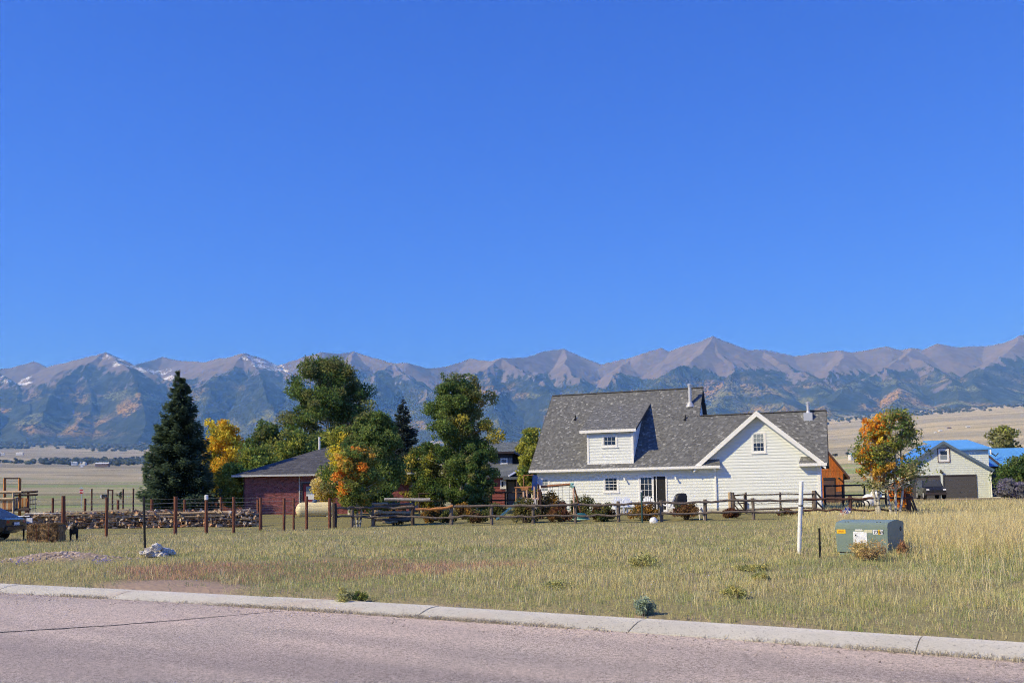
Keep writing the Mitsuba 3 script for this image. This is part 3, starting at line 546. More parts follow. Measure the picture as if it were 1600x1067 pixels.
def window(fr, parent, u0, u1, z0, z1, w, trim=0.09, nx=3, nz=2, hung=True, frame='white_paint', glass='dark_glass', blind=None, sill=True):
    """A window with trim, sashes, glazing bars and panes, standing on the wall's face at w."""
    k = fr.put('window', ring(u0, u1, z0, z1, trim, w - 0.045, w), frame, parent)
    a, b, c, d = u0 + trim, u1 - trim, z0 + trim, z1 - trim; mid = (c + d) / 2
    parts = [(c, mid + 0.02), (mid - 0.02, d)] if hung else [(c, d)]
    for i, (e, g) in enumerate(parts):
        fr.put('sash', ring(a, b, e, g, 0.04, w - (0.02 if i == 0 else 0.03), w - 0.002), frame, k)
        fr.put('pane', box(a + .04, b - .04, w - 0.012, w - 0.006, e + .04, g - .04), glass if not (blind and i == blind - 1) else 'blind_glass', k)
        bars = [box(a + (b - a) * q / nx - .009, a + (b - a) * q / nx + .009, w - 0.019, w - 0.012, e + .04, g - .04) for q in range(1, nx)]
        bars += [box(a + .04, b - .04, w - 0.017, w - 0.012, e + (g - e) * q / nz - .009, e + (g - e) * q / nz + .009) for q in range(1, nz)]
        if bars: fr.put('glazing_bar', cat(bars), frame, k)
    if sill: fr.put('sill', box(u0 - .03, u1 + .03, w - 0.075, w - 0.002, z0 - .045, z0 - .002), frame, k)
    return k
def shingles(fr, parent, poly, o, ex, et, seed, dark=(0.134, 0.138, 0.142), light=(0.25, 0.255, 0.255), plight=0.11, row=0.125, tab=0.13, name='shingles', fly=0.012):
    """Asphalt shingles laid in courses on a sloping plane o + s ex + t et; one mesh of all tabs."""
    o, ex, et = (np.asarray(q, float) for q in (o, ex, et)); nn = np.cross(ex, et); nn /= np.linalg.norm(nn); nn *= np.sign(nn[2])
    r = np.random.default_rng(seed); Q, C = [], []; s0, t0, s1, t1 = poly.bounds; pin = poly.buffer(-0.001)
    for k in range(int((t1 - t0) / row) + 1):
        ta, tb = t0 + k * row, min(t0 + (k + 1) * row, t1); cut = pin.intersection(sbox(s0 - 1, ta, s1 + 1, tb))
        if cut.is_empty: continue
        for g in getattr(cut, 'geoms', [cut]):
            if g.geom_type != 'Polygon' or tb - ta < 0.01: continue
            lo = g.intersection(shapely.LineString([(s0 - 1, ta + 1e-3), (s1 + 1, ta + 1e-3)])).bounds; hi = g.intersection(shapely.LineString([(s0 - 1, tb - 2e-3), (s1 + 1, tb - 2e-3)])).bounds
            if not all(map(lambda q: len(q) == 4 and q[0] == q[0], (lo, hi))): continue
            e = np.cumsum(r.uniform(tab * 0.55, tab * 1.3, int((g.bounds[2] - g.bounds[0]) / tab) * 2 + 4)); L = max(lo[2] - lo[0], hi[2] - hi[0]); e = np.concatenate([[0], e[e < L - 0.06], [L]]) / max(L, 1e-6)
            for a, b in zip(e[:-1], e[1:]):
                la, lb = lo[0] + (lo[2] - lo[0]) * a, lo[0] + (lo[2] - lo[0]) * b; ha, hb = hi[0] + (hi[2] - hi[0]) * a, hi[0] + (hi[2] - hi[0]) * b
                f = fly * r.uniform(0.6, 1.3); P3 = lambda s, t, h: o + ex * s + et * t + nn * h
                Q.append([P3(la, ta, 0.001), P3(lb, ta, 0.001), P3(la, ta, f), P3(lb, ta, f), P3(ha, tb, 0.003), P3(hb, tb, 0.003)])
                c = np.asarray(light) * r.uniform(0.65, 1.2) if r.random() < plight else np.asarray(dark) * r.uniform(0.75, 1.25)
                C.append([c] * 6)
    Q, C = np.array(Q).reshape(-1, 3), np.array(C).reshape(-1, 3); i = np.arange(len(Q) // 6)[:, None] * 6
    F = np.concatenate([i + [0, 1, 3], i + [0, 3, 2], i + [2, 3, 5], i + [2, 5, 4]], 1).reshape(-1, 3)
    n = np.cross(Q[3] - Q[2], Q[5] - Q[2])
    if n[2] < 0: F = F[:, ::-1]
    v, f = fr((Q, F)); return put(name, (v, f), 'tinted', parent=parent, color=C, kind='stuff')
def slab(pts, t):
    """A flat plate: polygon pts (3D, counter-clockwise from above) with thickness t downwards."""
    p = np.asarray(pts, float); n = len(p); v = np.vstack([p, p - np.array([0, 0, t])]); f = []
    for i in range(1, n - 1): f += [[0, i, i + 1], [n, n + i + 1, n + i]]
    for i in range(n): j = (i + 1) % n; f += [[i, n + i, n + j], [i, n + j, j]]
    return v, np.array(f)

def paint_fn(c, k=0.06, s=3.0): 
    c = mi.Color3f(*c)
    return lambda p, n, uv: c * (1 - k + 2 * k * fbm(p.x * s, p.y * s, p.z * s * 2.5, 3)) * (0.97 + 0.06 * noise(p.x * 40, p.y * 40, p.z * 40))
mat('siding_white', proc(paint_fn((0.68, 0.715, 0.715), 0.04, 1.1)), 0.7)
mat('white_paint', (0.78, 0.78, 0.77), 0.45); mat('white_metal', (0.75, 0.76, 0.78), 0.4)
mat('dark_glass', (0.018, 0.022, 0.028), 0.06, spec=0.6); mat('blind_glass', (0.24, 0.27, 0.27), 0.15, spec=0.6)
mat('black_screen', (0.012, 0.012, 0.014), 0.6); mat('roof_under', (0.075, 0.073, 0.072), 0.9)
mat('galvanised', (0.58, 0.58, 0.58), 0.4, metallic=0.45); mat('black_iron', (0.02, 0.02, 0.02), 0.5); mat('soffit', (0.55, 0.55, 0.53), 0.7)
mat('brown_paint', proc(paint_fn((0.115, 0.07, 0.055), 0.15, 2.0)), 0.6)

# ------------------------------------------------------------------ the pale house
HO = P(841, 800, 56); HF = Frame((HO[0], HO[1]), -20.0); HZ = 0.5
H_ = thing('pale_house', 'pale clapboard house with steep grey shingle roof, box dormer and wide front gable', 'house')
def hput(name, m, b, **kw): return HF.put(name, m, b, H_, **kw)
WT = 16.83; EV = 3.13                                       # wall length; height of the eave
prof = lambda d, top: Polygon([(0, 0.2), (0, EV + 0.36), (d / 2, top - 0.12), (d, EV + 0.36), (d, 0.2)])
def along(poly, u0, u1):                                   # a profile in (w, z) drawn out along u
    v, f = extr(poly, u0, u1); return np.stack([v[:, 1], v[:, 0], v[:, 2]], 1), f[:, ::-1]
hput('wall', cat([along(prof(9.6, 8.38), 0, 9.55), along(prof(5.6, 6.38), 9.552, WT), extr(Polygon([(10.0, .21), (10.0, 3.2), (13.5, 6.02), (WT - .002, 3.2), (WT - .002, .21)]), 0.003, 2.2)]), 'siding_white')
hput('foundation', box(-0.01, WT + 0.01, -0.018, 0.1, 0.1, 0.62), 'concrete')
win2, winl, door, winr = sbox(4.25, 1.69, 5.22, 2.68), sbox(0.13, 1.72, 0.80, 2.69), sbox(6.43, 0.5, 8.16, 2.69), sbox(13.14, 3.82, 13.95, 5.04)
front = Polygon([(0, .62), (WT, .62), (WT, 3.35), (13.5, 6.02), (10.1, 3.3), (10.1, EV), (0, EV)])
lap_boards(HF, H_, front, 0.0, 'siding_white', 0.62, 6.05, 0.178, (win2, winl, door, winr), seed=3)
hput('corner_trim', box(-0.03, 0.10, -0.035, 0.0, .6, EV), 'white_paint'); hput('corner_trim', box(WT - .13, WT + .03, -0.036, 0.0, .6, 3.05), 'white_paint')
for i in range(12):                                          # boards on the shaded end wall
    hput('siding_board', box(WT, WT + .022, 0.02, 5.58, .62 + i * .2, .62 + i * .2 + .197), 'siding_white')
window(HF, H_, 4.25, 5.22, 1.69, 2.68, -0.004, nx=3, nz=2); window(HF, H_, 0.13, 0.80, 1.72, 2.69, -0.004, nx=2, nz=2, glass='blind_glass'); window(HF, H_, 13.14, 13.95, 3.82, 5.04, -0.004, nx=3, nz=2, blind=2)
# sliding door
d_ = hput('patio_door', ring(6.43, 8.16, 0.5, 2.69, 0.085, -0.06, 0), 'white_paint')
HF.put('sash', ring(6.52, 7.30, .59, 2.6, 0.06, -0.03, -0.004), 'white_paint', d_); HF.put('pane', box(6.58, 7.24, -.014, -.008, .65, 2.54), 'dark_glass', d_)
HF.put('glazing_bar', cat([box(6.58 + .66 * q / 3 - .01, 6.58 + .66 * q / 3 + .01, -.022, -.014, .65, 2.54) for q in (1, 2)] + [box(6.58, 7.24, -.020, -.014, .65 + 1.89 * q / 5 - .01, .65 + 1.89 * q / 5 + .01) for q in range(1, 5)]), 'white_paint', d_)
HF.put('screen', box(7.30, 8.07, -.018, -.006, .59, 2.6), 'black_screen', d_, label='black screen panel beside the gridded glass'); HF.put('screen_frame', cat([box(7.31, 7.36, -.05, -.018, .59, 2.6), box(7.5, 7.545, -.045, -.018, .59, 2.6)]), 'white_paint', d_)
# roofs
R2 = math.sqrt(2)
rf = hput('roof', cat([slab([(-.4, -.45, EV), (9.8, -.45, EV), (9.8, 4.8, 8.38), (-.4, 4.8, 8.38)], .16), slab([(-.4, 4.8, 8.379), (9.8, 4.8, 8.379), (9.8, 10.05, EV), (-.4, 10.05, EV)], .16),
    slab([(9.802, -.44, EV + .01), (13.5, 2.58, 6.16), (13.5, 2.8, 6.38), (9.802, 2.8, 6.38)], .16), slab([(13.5, 2.58, 6.16), (17.28, -.45, EV), (17.28, 2.8, 6.38), (13.5, 2.8, 6.38)], .16), slab([(9.802, 2.8, 6.379), (17.28, 2.8, 6.379), (17.28, 6.05, EV), (9.802, 6.05, EV)], .16)]), 'roof_under')
dorm_foot = Polygon([(2.95, -0.2), (6.4, -0.2), (6.5, 3.9), (2.95, 3.9)]); gab = Polygon([(9.75, -.6), (13.5, 2.6), (17.28, -.6)])
main = Polygon([(-.4, -.45), (9.8, -.45), (17.28, -.45), (17.28, 2.8), (9.8, 2.8), (9.8, 4.8), (-.4, 4.8)]).difference(Polygon([(3.25, .02), (6.2, .02), (6.2, 3.7), (3.25, 3.7)])).difference(gab)
tp = shapely.affinity.scale(main, 1, R2, origin=(0, 0))
shingles(HF, rf, tp, (0, 0, EV + .45), (1, 0, 0), (0, 1 / R2, 1 / R2), 11)
mat('ridge_mat', (0.11, 0.105, 0.105), 0.9)
for a, n_, w_, z_ in ((-.4, 33, 4.8, 8.36), (9.81, 24, 2.8, 6.36)): HF.put('ridge_cap', cat([box(a + .31 * i, a + .31 * i + .309, w_ - .12, w_ + .12, z_, z_ + .045 + .006 * (i % 2)) for i in range(n_)]), 'ridge_mat', rf, kind='stuff')
# front gable
gs = lambda u: 6.20 - .855 * abs(u - 13.5)
for sgn in (-1, 1):
    e = 13.5 + sgn * 3.68; q = [(13.5, -.42, gs(13.5) + .04), (e, -.42, gs(e) + .04), (e, -.30, gs(e) + .04), (13.5, 2.62, gs(13.5) + .04)]
    HF.put('gable_roof', slab(q if sgn < 0 else q[::-1], .12), 'roof_under', rf)
    ln = math.hypot(1, .855); L = 3.68 * ln; pl = Polygon([(0, 0), (L, 0), (L, .1), (0, 3.03)])
    shingles(HF, rf, pl, (13.5, -.42, gs(13.5) + .045), (sgn / ln, 0, -.855 / ln), (0, 1, 0), 20 + sgn)
    for (a, b, w0, w1, nm) in ((.27, .0, -.455, -.422, 'rake_board'),):
        po = Polygon([(13.5, 6.24), (13.5, 5.92), (e, gs(e) - .27), (e, gs(e) + .045)]); HF.put(nm, extr(po, w0, w1), 'white_paint', rf)
    HF.put('rake_soffit', slab([(13.5, -.42, 5.98), (e, -.42, gs(e) - .22), (e, -.0, gs(e) - .22), (13.5, -.0, 5.98)] if sgn < 0 else [(13.5, -.0, 5.98), (e, -.0, gs(e) - .22), (e, -.42, gs(e) - .22), (13.5, -.42, 5.98)], .02), 'soffit', rf)
for a, b, nm in ((9.95, 11.38, 1), (15.73, 17.22, 2)):        # short returns at the foot of the gable
    m = slab([(a, -.45, EV + .02), (b, -.45, EV + .02), (b - (.12 if nm == 1 else 0), 0, EV + .42), (a + (.0 if nm == 1 else .12), 0, EV + .42)], .03)
    HF.put('return_roof', m, 'roof_under', rf); shingles(HF, rf, Polygon([(a, 0), (b, 0), (b - (.12 if nm == 1 else 0), .60), (a + (.12 if nm == 2 else 0), .60)]), (0, -.45, EV + .022), (1, 0, 0), (0, .75, .667), 40 + nm)
    HF.put('return_soffit', box(a, b, -.448, -.004, EV - .155, EV - .012), 'white_paint', rf)
HF.put('gutter', cat([box(-.4, 11.36, -.57, -.455, EV - .13, EV + .02), box(15.73, 17.24, -.50, -.45, EV - .14, EV + .02)]), 'white_paint', rf)
HF.put('fascia', box(-.4, 9.94, -.452, -.40, EV - .17, EV - .02), 'white_paint', rf); HF.put('soffit', box(-.35, 9.94, -.40, -.03, EV - .12, EV - .09), 'soffit', rf)
for nm, u in (('rake_board', -.4), ('rake_board', 9.77)):
    HF.put(nm, along(Polygon([(-.45, EV - .2), (-.45, EV + .01), (4.8, 8.385), (10.05, EV + .01), (10.05, EV - .2), (4.8, 8.17)]), u - .035, u), 'roof_under', rf)
HF.put('rake_board', along(Polygon([(-.45, EV - .2), (-.45, EV + .0), (2.8, 6.375), (6.05, EV), (6.05, EV - .2), (2.8, 6.16)]), 17.28, 17.31), 'roof_under', rf)
hput('downspout', cat([box(10.98, 11.07, -.12, -.03, .62, 2.86), tube([(11.03, -.5, 3.0), (11.03, -.42, 2.93), (11.03, -.09, 2.84)], .045, 6)]), 'white_paint')
# dormer
dm = hput('dormer', along(Polygon([(-.12, 3.2), (-.12, 5.42), (3.6, 7.1), (3.6, 3.2)]), 3.33, 6.18), 'siding_white')
dwin = sbox(4.26, 4.45, 5.22, 5.2)
lap_boards(HF, dm, Polygon([(3.33, 3.46), (6.18, 3.46), (6.18, 5.42), (3.33, 5.42)]), -.12, 'siding_white', 3.46, 5.42, .178, (dwin,), seed=5)
window(HF, dm, 4.26, 5.22, 4.45, 5.2, -.122, nx=3, nz=2, hung=False)
HF.put('corner_trim', cat([box(3.30, 3.42, -.167, -.12, 3.4, 5.42), box(6.09, 6.21, -.167, -.12, 3.4, 5.42), box(3.42, 6.09, -.165, -.12, 3.4, 3.48)]), 'white_paint', dm)
dr_ = HF.put('roof', slab([(2.93, -.38, 5.5), (6.42, -.38, 5.5), (6.55, 3.78, 7.40), (2.93, 3.78, 7.40)], .14), 'roof_under', dm)
dl = math.hypot(4.16, 1.9); shingles(HF, dr_.rsplit('__', 1)[0], Polygon([(2.93, 0), (6.42, 0), (6.55, dl), (2.93, dl)]), (0, -.38, 5.502), (1, 0, 0), (0, 4.16 / dl, 1.9 / dl), 31)
HF.put('fascia', box(2.91, 6.44, -.43, -.382, 5.34, 5.515), 'white_paint', dm)
_lap = [box(6.18, 6.2, .0 + 0.0, max(.05, min(3.5, (z + .1 - 5.42) / .464 + 0.0)) if z > 5.35 else .0, z, z + .15) for z in ()]
# pipes and lights on the house
def flue(u, w, zb, zt, r, cone, nm='flue_pipe'):
    m = cat([lathe([(r, zb - .15), (r, zt - .22), (r * 1.25, zt - .20), (r * 1.25, zt - .16), (r * .9, zt - .16), (r * .9, zt - .1), (r * 1.45, zt - .1), (r * 1.45, zt - .03), (r * .6, zt), (0, zt)], 16), lathe([(r * cone, zb - .18), (r * 1.4, zb + .12), (r, zb + .16)], 16)])
    m = (m[0] + np.array([u, w, 0]), m[1]); return HF.put(nm, m, 'galvanised', rf, smooth=40)
flue(9.12, 3.6, 7.2, 8.52, .105, 3.0); k2 = flue(16.26, 2.45, 6.18, 6.9, .085, 1.8)
HF.put('flue_box', box(16.0, 16.5, 2.15, 2.7, 5.7, 6.22), 'galvanised', rf)
for u, w in ((1.72, 2.95), (3.5, 3.4), (8.95, 2.6)): HF.put('vent_pipe', cat([tube([(u, w, 3.58 + w - .1), (u, w, 3.58 + w + .26)], .04, 8), tube([(u - .06, w - .12, 3.58 + w - .08), (u, w - .05, 3.58 + w + .02)], .07, 8)]), 'black_iron', rf)
for u in (5.62, 8.72):
    lk = HF.put('wall_light', cat([box(u - .05, u + .05, -.05, -.025, 2.42, 2.56), tube([(u, -.05, 2.5), (u, -.13, 2.52)], .02, 6)]), 'white_metal', H_)
    HF.put('lamp_shade', tube([(u - .04, -.16, 2.54), (u + .03, -.22, 2.38)], [.035, .06], 8), 'white_metal', lk)
hput('meter_box', box(12.55, 12.78, -.14, -.02, .72, 1.02), 'beige_box' if 'beige_box' in scene else mat('beige_box', (.55, .50, .33), .6)); hput('deck', box(4.2, 9.2, -2.6, -.03, .38, .5), 'grey_deck' if 'grey_deck' in scene else mat('grey_deck', proc(paint_fn((.33, .30, .27), .15, 2)), .8))

# ------------------------------------------------------------------ fences and yard
def wood_fn(a, b, g=8.0):
    a, b = mi.Color3f(*a), mi.Color3f(*b)
    return lambda p, n, uv: mix(a, b, fbm(p.x * g * 1.5, p.y * g * 1.5, p.z * g * 0.6, 3)) * (0.75 + 0.5 * noise(p.x * 34, p.y * 34, p.z * 6))
mat('grey_wood', proc(wood_fn((0.20, 0.165, 0.135), (0.11, 0.085, 0.07))), 0.9); mat('dark_wood', proc(wood_fn((0.085, 0.06, 0.05), (0.045, 0.035, 0.03))), 0.9)
mat('rusty_pipe', proc(wood_fn((0.23, 0.085, 0.045), (0.13, 0.05, 0.032), 4)), 0.75); mat('rusty_rail', proc(wood_fn((0.13, 0.065, 0.045), (0.075, 0.042, 0.034), 4)), 0.8)
mat('orange_wood', proc(wood_fn((0.50, 0.23, 0.085), (0.38, 0.16, 0.06))), 0.8); mat('pale_wood', proc(wood_fn((0.55, 0.43, 0.28), (0.40, 0.30, 0.19))), 0.85)
mat('wire', (0.33, 0.33, 0.33), 0.5, metallic=0.4)
def post(px, py_top, d, r, bsdf, parent, name='post', sq=False, seed=0, py=815, lean=0.0):
    b = G(px, d, py); z = P(px, py_top, d)[2]; a = b + [0, 0, -.3]; t = np.array([b[0] + lean, b[1], z])
    return put(name, wobble(a, t, r, 4, 8, 0.004, seed), bsdf, smooth=40, parent=parent), b, t
# the long rail fence in front of the house
F_ = thing('rail_fence', 'long weathered two rail wooden fence running across the lot before the pale house', 'fence')
FP = [(523, 786, 38.6, .10), (550, 793, 39.6, .07), (583, 788, 40, .07), (645, 788, 40, .08), (705, 787, 40, .075), (768.5, 788, 40, .07), (833, 787, 40, .07), (899, 786, 40.2, .07), (967, 783, 40.2, .08), (1033.5, 782, 40.3, .085), (1102, 780, 40.4, .08), (1178, 778, 40.5, .08), (1254, 776, 40.6, .07), (1329, 775, 40.8, .085), (1421.5, 771, 41, .10)]
rails = [(794, 806.5), (793, 807), (793, 807), (793, 808), (791, 808), (790.5, 806.5), (790, 807), (789, 806), (787.5, 804), (785.5, 803), (784, 801), (782, 799.5), (780.5, 798), (779.5, 797), (777.5, 795.5)]
for i, (px, t, d, r) in enumerate(FP):
    post(px, t, d, r, 'dark_wood' if i in (0, 3) else ('rusty_rail' if i > 12 else 'grey_wood'), F_, seed=i, lean=0.02 * math.sin(i * 2.1))
    if i + 1 < len(FP):
        for q, rr in ((0, .055), (1, .048)):
            a = P(px - 3, rails[i][q], d - .06); b = P(FP[i + 1][0] + 3, rails[i + 1][q] + (1.0 if i % 2 else -.5), FP[i + 1][2] - .06 - .03 * (i % 2))
            if i == 3 and q == 0: a = P(650, 797.5, 39.9); b = P(708, 791, 39.9)
            put('rail', wobble(a, b, rr, 7, 7, .022, 50 + 2 * i + q), 'orange_wood' if (i == 3 and q == 0) else ('rusty_rail' if i > 11 else 'grey_wood'), smooth=50, parent=F_, label='fresh orange upper rail among the grey ones' if (i == 3 and q == 0) else None)
b = G(1436, 41.2, 805); put('brace', wobble(P(1424, 778, 41), b, .05, 3, 7, .01, 3), 'grey_wood', parent=F_); put('brace', wobble(P(1424, 787, 41), G(1431, 42, 805), .04, 3, 7, .01, 4), 'grey_wood', parent=F_)
# the garden enclosure by the gable wall
E_ = thing('garden_fence', 'low wooden enclosure with a braced gate against the white gable wall', 'fence')
ED = 48.0
for px, t, r, m in ((1141, 768.5, .10, 'pale_wood'), (1145.5, 769, .10, 'grey_wood'), (1166, 769, .06, 'grey_wood'), (1220, 769, .06, 'grey_wood'), (1273, 766.5, .13, 'grey_wood')): post(px, t, ED, r, m, E_, seed=int(px), py=797)
for a, b, r in (((1166, 773.5), (1220, 772), .04), ((1220, 772), (1273, 770.5), .04), ((1166, 786.5), (1190, 787), .02), ((1190, 787), (1220, 785.5), .02), ((1220, 785.5), (1273, 784), .02), ((1166, 796.5), (1273, 793), .05)): put('rail', wobble(P(*a, ED - .08), P(*b, ED - .08), r, 5, 6, .015, int(a[0] + a[1])), 'grey_wood', smooth=50, parent=E_)
for a, b in (((1275, 769), (1286, 782)), ((1276, 784), (1288, 796))): put('brace', wobble(P(*a, ED), P(*b, ED + .3), .05, 3, 6, .0, 3), 'grey_wood', parent=E_)
g_ = put('gate', cat([tube([P(1147, 774, ED - .1), P(1163.5, 772.5, ED - .1)], .04, 6), tube([P(1147, 797, ED - .1), P(1163.5, 797, ED - .1)], .04, 6), tube([P(1147, 774, ED - .1), P(1147, 798, ED - .1)], .045, 6), tube([P(1163.5, 772.5, ED - .1), P(1163.5, 799, ED - .1)], .055, 6)]), 'dark_wood', parent=E_)
for a, b in (((1147, 776), (1163, 797)), ((1147, 788), (1155, 798)), ((1147, 787), (1163, 786))): put('gate_brace', tube([P(*a, ED - .15), P(*b, ED - .15)], .035, 6), 'dark_wood', parent=g_)
# steel post with wire fence at the left
S_ = thing('steel_fence', 'front row of rusty red pipe posts joined by thin wires, nearest the road', 'fence')
SP = [(98, 775, 32.8, .075), (166, 777.5, 33.2, .055), (274, 776, 34.6, .07), (322, 774.5, 35, .062), (365, 776, 35.6, .062), (407, 777.5, 36.2, .062), (444, 778.5, 36.8, .055), (459, 778.5, 37.1, .045), (479, 775, 37.6, .06), (515, 778, 38.2, .065)]
tops = []
for i, (px, t, d, r) in enumerate(SP): tops.append(post(px, t, d, r, 'rusty_pipe', S_, seed=90 + i, py=838)[1:])
for (b0, t0), (b1, t1) in zip(tops[:-1], tops[1:]):
    for k in range(6): put('wire', tube([b0 + [0, .06, .12 + .22 * k], (b0 + b1) / 2 + [0, .06, .115 + .22 * k], b1 + [0, .06, .12 + .22 * k]], .0045, 4), 'wire', parent=S_)
b = tops[3][1]; put('post_cap', lathe([(.075, b[2] - .1), (.078, b[2] + .03), (0, b[2] + .05)], 10) if False else move(lathe([(.072, -.16), (.074, .02), (0, .04)], 10), b), 'white_paint', parent=S_, label='white cap on one rusty post')
S2 = thing('steel_fence', 'second row of rusty red pipe posts standing behind the stacked firewood', 'fence'); tops = []
for i, (px, t, d, r) in enumerate([(40, 778, 50, .06), (82, 778, 50, .06), (132.5, 779, 50, .065), (184, 781, 50.5, .07), (237, 780, 51, .08), (288.5, 780.5, 51.5, .085), (345, 776, 52, .07), (403, 781, 52.5, .08), (459, 783, 53, .06)]): tops.append(post(px, t, d, r, 'rusty_pipe', S2, seed=120 + i, py=808)[1:])
for (b0, t0), (b1, t1) in zip(tops[:-1], tops[1:]):
    for k in range(6): put('wire', tube([b0 + [0, .06, .12 + .22 * k], b1 + [0, .06, .12 + .22 * k]], .0055, 4), 'wire', parent=S2)
# far pasture fence with an H brace
S3 = thing('pasture_fence', 'far thin pipe fence with a square H brace standing left of the tall spruce', 'fence'); tops = []
for i, (px, t) in enumerate([(143, 763.5), (168.5, 764.5), (175.5, 765), (192, 764), (208, 763)]): tops.append(post(px, t, 100, .09, 'rusty_rail', S3, seed=150 + i, py=789)[1:])
put('top_bar', tube([tops[1][1] - [0, 0, .08], tops[2][1] - [0, 0, .08]], .08, 6), 'rusty_rail', parent=S3)
for (b0, t0), (b1, t1) in zip(tops[:-1], tops[1:]):
    for k in range(4): put('wire', tube([b0 + [0, 0, .3 + .42 * k], b1 + [0, 0, .3 + .42 * k]], .008, 4), 'wire', parent=S3)
# black rail fences behind
def rail_run(label, pts, d, bsdf, hs, r=.06, name='yard_fence', pr=.06):
    k = thing(name, label, 'fence'); q = [G(px, d, 795) for px in pts]
    for i, b in enumerate(q):
        put('post', wobble(b - [0, 0, .2], b + [0, 0, hs[0] + .06], pr, 3, 7, 0, i), bsdf, parent=k)
        if i + 1 < len(q):
            for h in hs: put('rail', wobble(b + [0, -.07, h], q[i + 1] + [0, -.07, h], r, 4, 6, .006, i), bsdf, parent=k)
rail_run('dark rail fence in the shade behind the swing set', [655, 690, 722, 752, 768, 790, 815, 838], 58, 'dark_wood', (1.28, .78), name='yard_fence')
rail_run('dark two rail fence before the orange barn', [1290, 1318, 1352, 1385, 1420], 54, 'dark_wood', (1.35, .75), name='yard_fence')
# transformer
BO = G(1306, 20.0, 868); TF = Frame((BO[0], BO[1]), -42.0)
mat('box_green', proc(paint_fn((0.165, 0.225, 0.205), 0.10, 3.0)), 0.45, spec=0.4); mat('label_yellow', (0.72, 0.46, 0.03), .5); mat('label_white', (0.74, 0.77, 0.84), .4); mat('label_cream', (0.50, 0.50, 0.36), .5); mat('ink', (0.03, 0.03, 0.03), .6); mat('orange_ink', (0.55, 0.22, 0.02), .6)
tb = BO[2] - .03; Bx = thing('transformer_box', 'grey green electrical transformer cabinet with yellow and white labels standing in the grass', 'electrical box')
def tbox():
    # body: front slopes a little, lid rises to the middle of its depth
    pf = [(0.05, tb + .10), (0.02, tb + .62), (0.03, tb + .71), (0.09, tb + .755), (0.45, tb + .80), (0.68, tb + .80), (1.0, tb + .755), (1.05, tb + .71), (1.05, tb + .62), (1.02, tb + .10)]
    v, f = extr(Polygon(pf), 0, 1.15); v = np.stack([v[:, 1], v[:, 0], v[:, 2]], 1); f = f[:, ::-1]
    k = (v[:, 2] - tb) / .8; v[:, 0] = .575 + (v[:, 0] - .575) * (1.0 - .035 * (1 - k)); return v, f
TF.put('cabinet', tbox(), 'box_green', Bx, smooth=20); TF.put('base', box(.05, 1.10, .075, .98, tb - .1, tb + .075), 'box_green', Bx); TF.put('gap', box(.045, 1.105, .07, .99, tb + .075, tb + .10), 'ink', Bx)
TF.put('lid_lip', cat([box(-.006, 1.156, .012, .03, tb + .60, tb + .625)]), 'box_green', Bx)
fy = lambda z: .0478 - .03 * (z - .10) / .52 - .0035     # the front's slope
def sticker(name, u0, u1, z0, z1, bsdf, off=0.0, **kw):
    return TF.put(name, slab([(u0, fy(z0) - off, tb + z0), (u1, fy(z0) - off, tb + z0), (u1, fy(z1) - off, tb + z1), (u0, fy(z1) - off, tb + z1)], .0) if False else hexa([(u0, fy(z0) - off, tb + z0), (u1, fy(z0) - off, tb + z0), (u0, fy(z0) - off + .003, tb + z0), (u1, fy(z0) - off + .003, tb + z0), (u0, fy(z1) - off, tb + z1), (u1, fy(z1) - off, tb + z1), (u0, fy(z1) - off + .003, tb + z1), (u1, fy(z1) - off + .003, tb + z1)]), bsdf, Bx, **kw)
sticker('warning_label', .035, .235, .505, .60, 'label_yellow', label='yellow warning label'); sticker('warning_print', .075, .19, .535, .565, 'orange_ink', .003)
sticker('notice_sheet', .40, .70, .285, .555, 'label_white', label='white printed notice sheet'); sticker('plate', .445, .62, .565, .62, 'label_cream'); sticker('plate', .635, .82, .53, .62, 'label_cream')
r9 = np.random.default_rng(9)
for i in range(9): sticker('notice_print', .425, .425 + r9.uniform(.12, .25), .31 + .018 * i, .316 + .018 * i, 'grey_print' if 'grey_print' in scene else mat('grey_print', (.50, .52, .60), .6), .003)
sticker('notice_mark', .44, .475, .455, .49, 'ink', .003); sticker('notice_mark', .48, .50, .435, .45, 'ink', .003); sticker('notice_print', .425, .52, .505, .522, 'grey_print', .003)
sticker('brand_strip', .455, .60, .585, .612, 'label_white', .003)
for i, ch in enumerate('7745'):
    u = .835 + .055 * i; sticker('number_tile', u, u + .052, .50, .60, 'label_yellow' if ch == '4' else 'label_white', .002)
    t = meshkit.text_mesh(ch, .065, .002, bold=True); v = np.array(t.vertices); v = np.stack([v[:, 0] + u + .008, fy(.55) - .008 - v[:, 2], v[:, 1] + tb + .518], 1); TF.put('number', (v, np.array(t.faces)), 'ink', Bx)
for u in (.2, .27, .9, .97): TF.put('lid_bolt', box(u - .01, u + .01, .10, .12, tb + .748, tb + .772), 'ink', Bx)
TF.put('lifting_hole', move(lathe([(0, 0), (.045, 0), (.045, .012), (0, .012)], 12), (0, 0, 0)) if False else tube([(1.135, .84, tb + .60), (1.153, .84, tb + .60)], .05, 12), 'ink', Bx)
